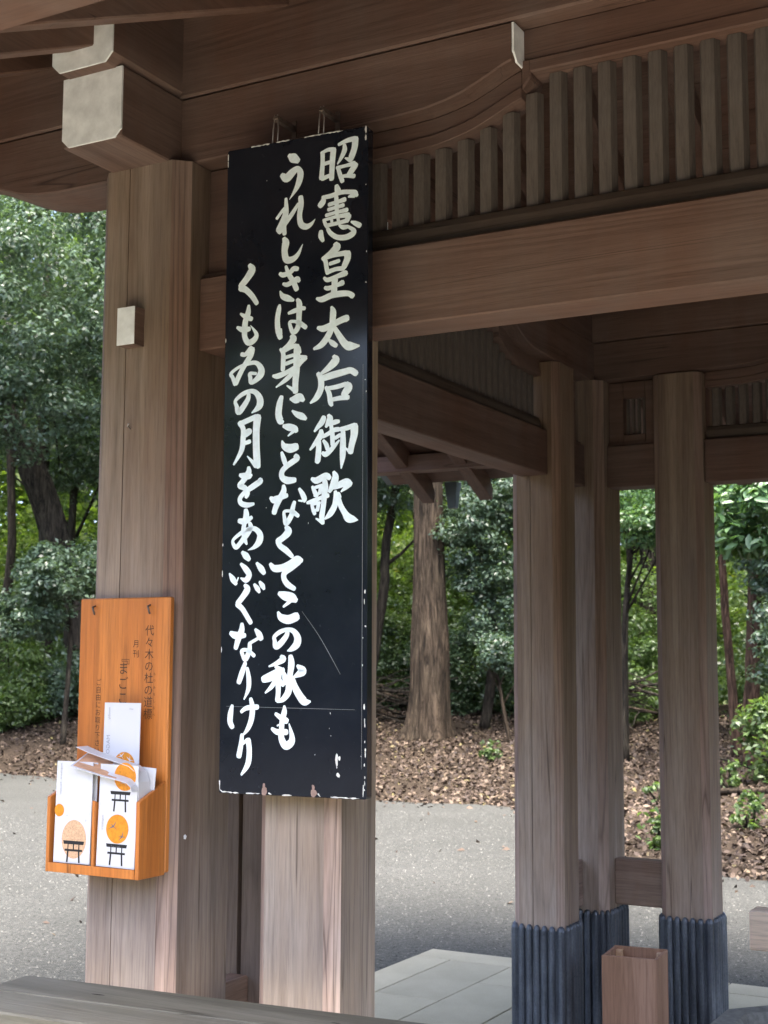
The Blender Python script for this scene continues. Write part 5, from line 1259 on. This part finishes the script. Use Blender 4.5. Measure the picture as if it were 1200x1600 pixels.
def pebbles():
    n = 52000
    a = rng.uniform(math.radians(-58), math.radians(2), n); d = rng.uniform(0, 1, n) ** 0.7 * 12 + 4.5
    x = 2.42 + np.sin(a) * d; y = -3.12 + np.cos(a) * d
    k = (y < yb(x) + 0.1) & ~((x > -1.40) & (y < 4.46)); x, y = x[k], y[k]; n = len(x)
    s = rng.uniform(0.004, 0.011, n)
    P = np.array([(-1, -0.6, 0), (0.1, -1, 0), (1, 0.1, 0), (0.2, 1, 0), (-0.8, 0.7, 0), (0.1, 0, 0.8)])
    th = rng.uniform(0, 6.28, n); c, sn = np.cos(th), np.sin(th)
    V = np.empty((n, 6, 3))
    for i, (p, q, r) in enumerate(P):
        V[:, i, 0] = x + (p * c - q * sn) * s; V[:, i, 1] = y + (p * sn + q * c) * s; V[:, i, 2] = -0.046 + r * s
    F = np.array([(0, 1, 5), (1, 2, 5), (2, 3, 5), (3, 4, 5), (4, 0, 5)])
    loops = ((np.arange(n) * 6)[:, None, None] + F[None]).reshape(-1)
    me = bpy.data.meshes.new('gravel_stones'); me.vertices.add(n * 6); me.vertices.foreach_set('co', V.reshape(-1).astype(np.float32))
    me.loops.add(len(loops)); me.loops.foreach_set('vertex_index', loops.astype(np.int32)); m = n * 5
    me.polygons.add(m); me.polygons.foreach_set('loop_start', (np.arange(m) * 3).astype(np.int32)); me.polygons.foreach_set('loop_total', np.full(m, 3, np.int32)); me.update(calc_edges=True)
    o = link_mesh('gravel_stones', me, pebble_mat); tag(o, 'loose grey gravel stones around the pavilion', kind='stuff')
pebbles()

# brushwood heaps and fallen branches
def brush(cx, cy, r_, n, label, h=0.9, mat=bark_dark):
    z = gz(cx, cy)
    t = thing('brushwood_heap', (cx, cy, z), label, 'brushwood')
    for k in range(n):
        a = rs.uniform(0, math.pi); l = rs.uniform(0.5, 1.0) * r_; p = Vector((cx + rs.uniform(-.4, .4) * r_, cy + rs.uniform(-.3, .3) * r_, z + rs.uniform(0.05, h)))
        d = Vector((math.cos(a) * l, math.sin(a) * l * 0.5, rs.uniform(-.25, .25))); m = Vector((rs.uniform(-.08, .08),) * 3)
        tube('branch', [p - d, p + m, p + d], [0.03, 0.024, 0.010] if k % 3 == 0 else [0.014, 0.011, 0.005], bark_brown if k % 4 == 0 else mat, t, 6)
brush(-10.1, 19.8, 1.5, 34, 'dark heap of brushwood between the board edge and the big straight tree', 0.9)
brush(-5.1, 19.7, 0.8, 26, 'heap of pale and dark brushwood in the narrow gap between the far pillars', 1.0)
for i, (P, R, lab) in enumerate([
    ([(-2.2, 13.1, gz(-2.2, 13.1) + .08), (-1.3, 12.6, gz(-1.3, 12.6) + .12), (-0.4, 12.0, gz(-.4, 12) + .06)], [0.04, 0.035, 0.02], 'long pale fallen branch lying on the leaf litter at the right'),
    ([(-2.6, 14.2, gz(-2.6, 14.2) + .45), (-1.9, 13.8, gz(-1.9, 13.8) + .25), (-1.2, 13.6, gz(-1.2, 13.6) + .05)], [0.02, 0.018, 0.01], 'thin dark fallen stick propped under the reddish trunks'),
    ([(-9.4, 16.6, gz(-9.4, 16.6) + .04), (-8.9, 16.4, gz(-8.9, 16.4) + .06), (-8.4, 16.5, gz(-8.4, 16.5) + .04)], [0.015, 0.012, 0.008], 'short twig on the litter in front of the big straight tree')]):
    tag(tube('fallen_branch', P, R, bark_brown if i != 1 else bark_dark, None, 6), lab, 'branch')
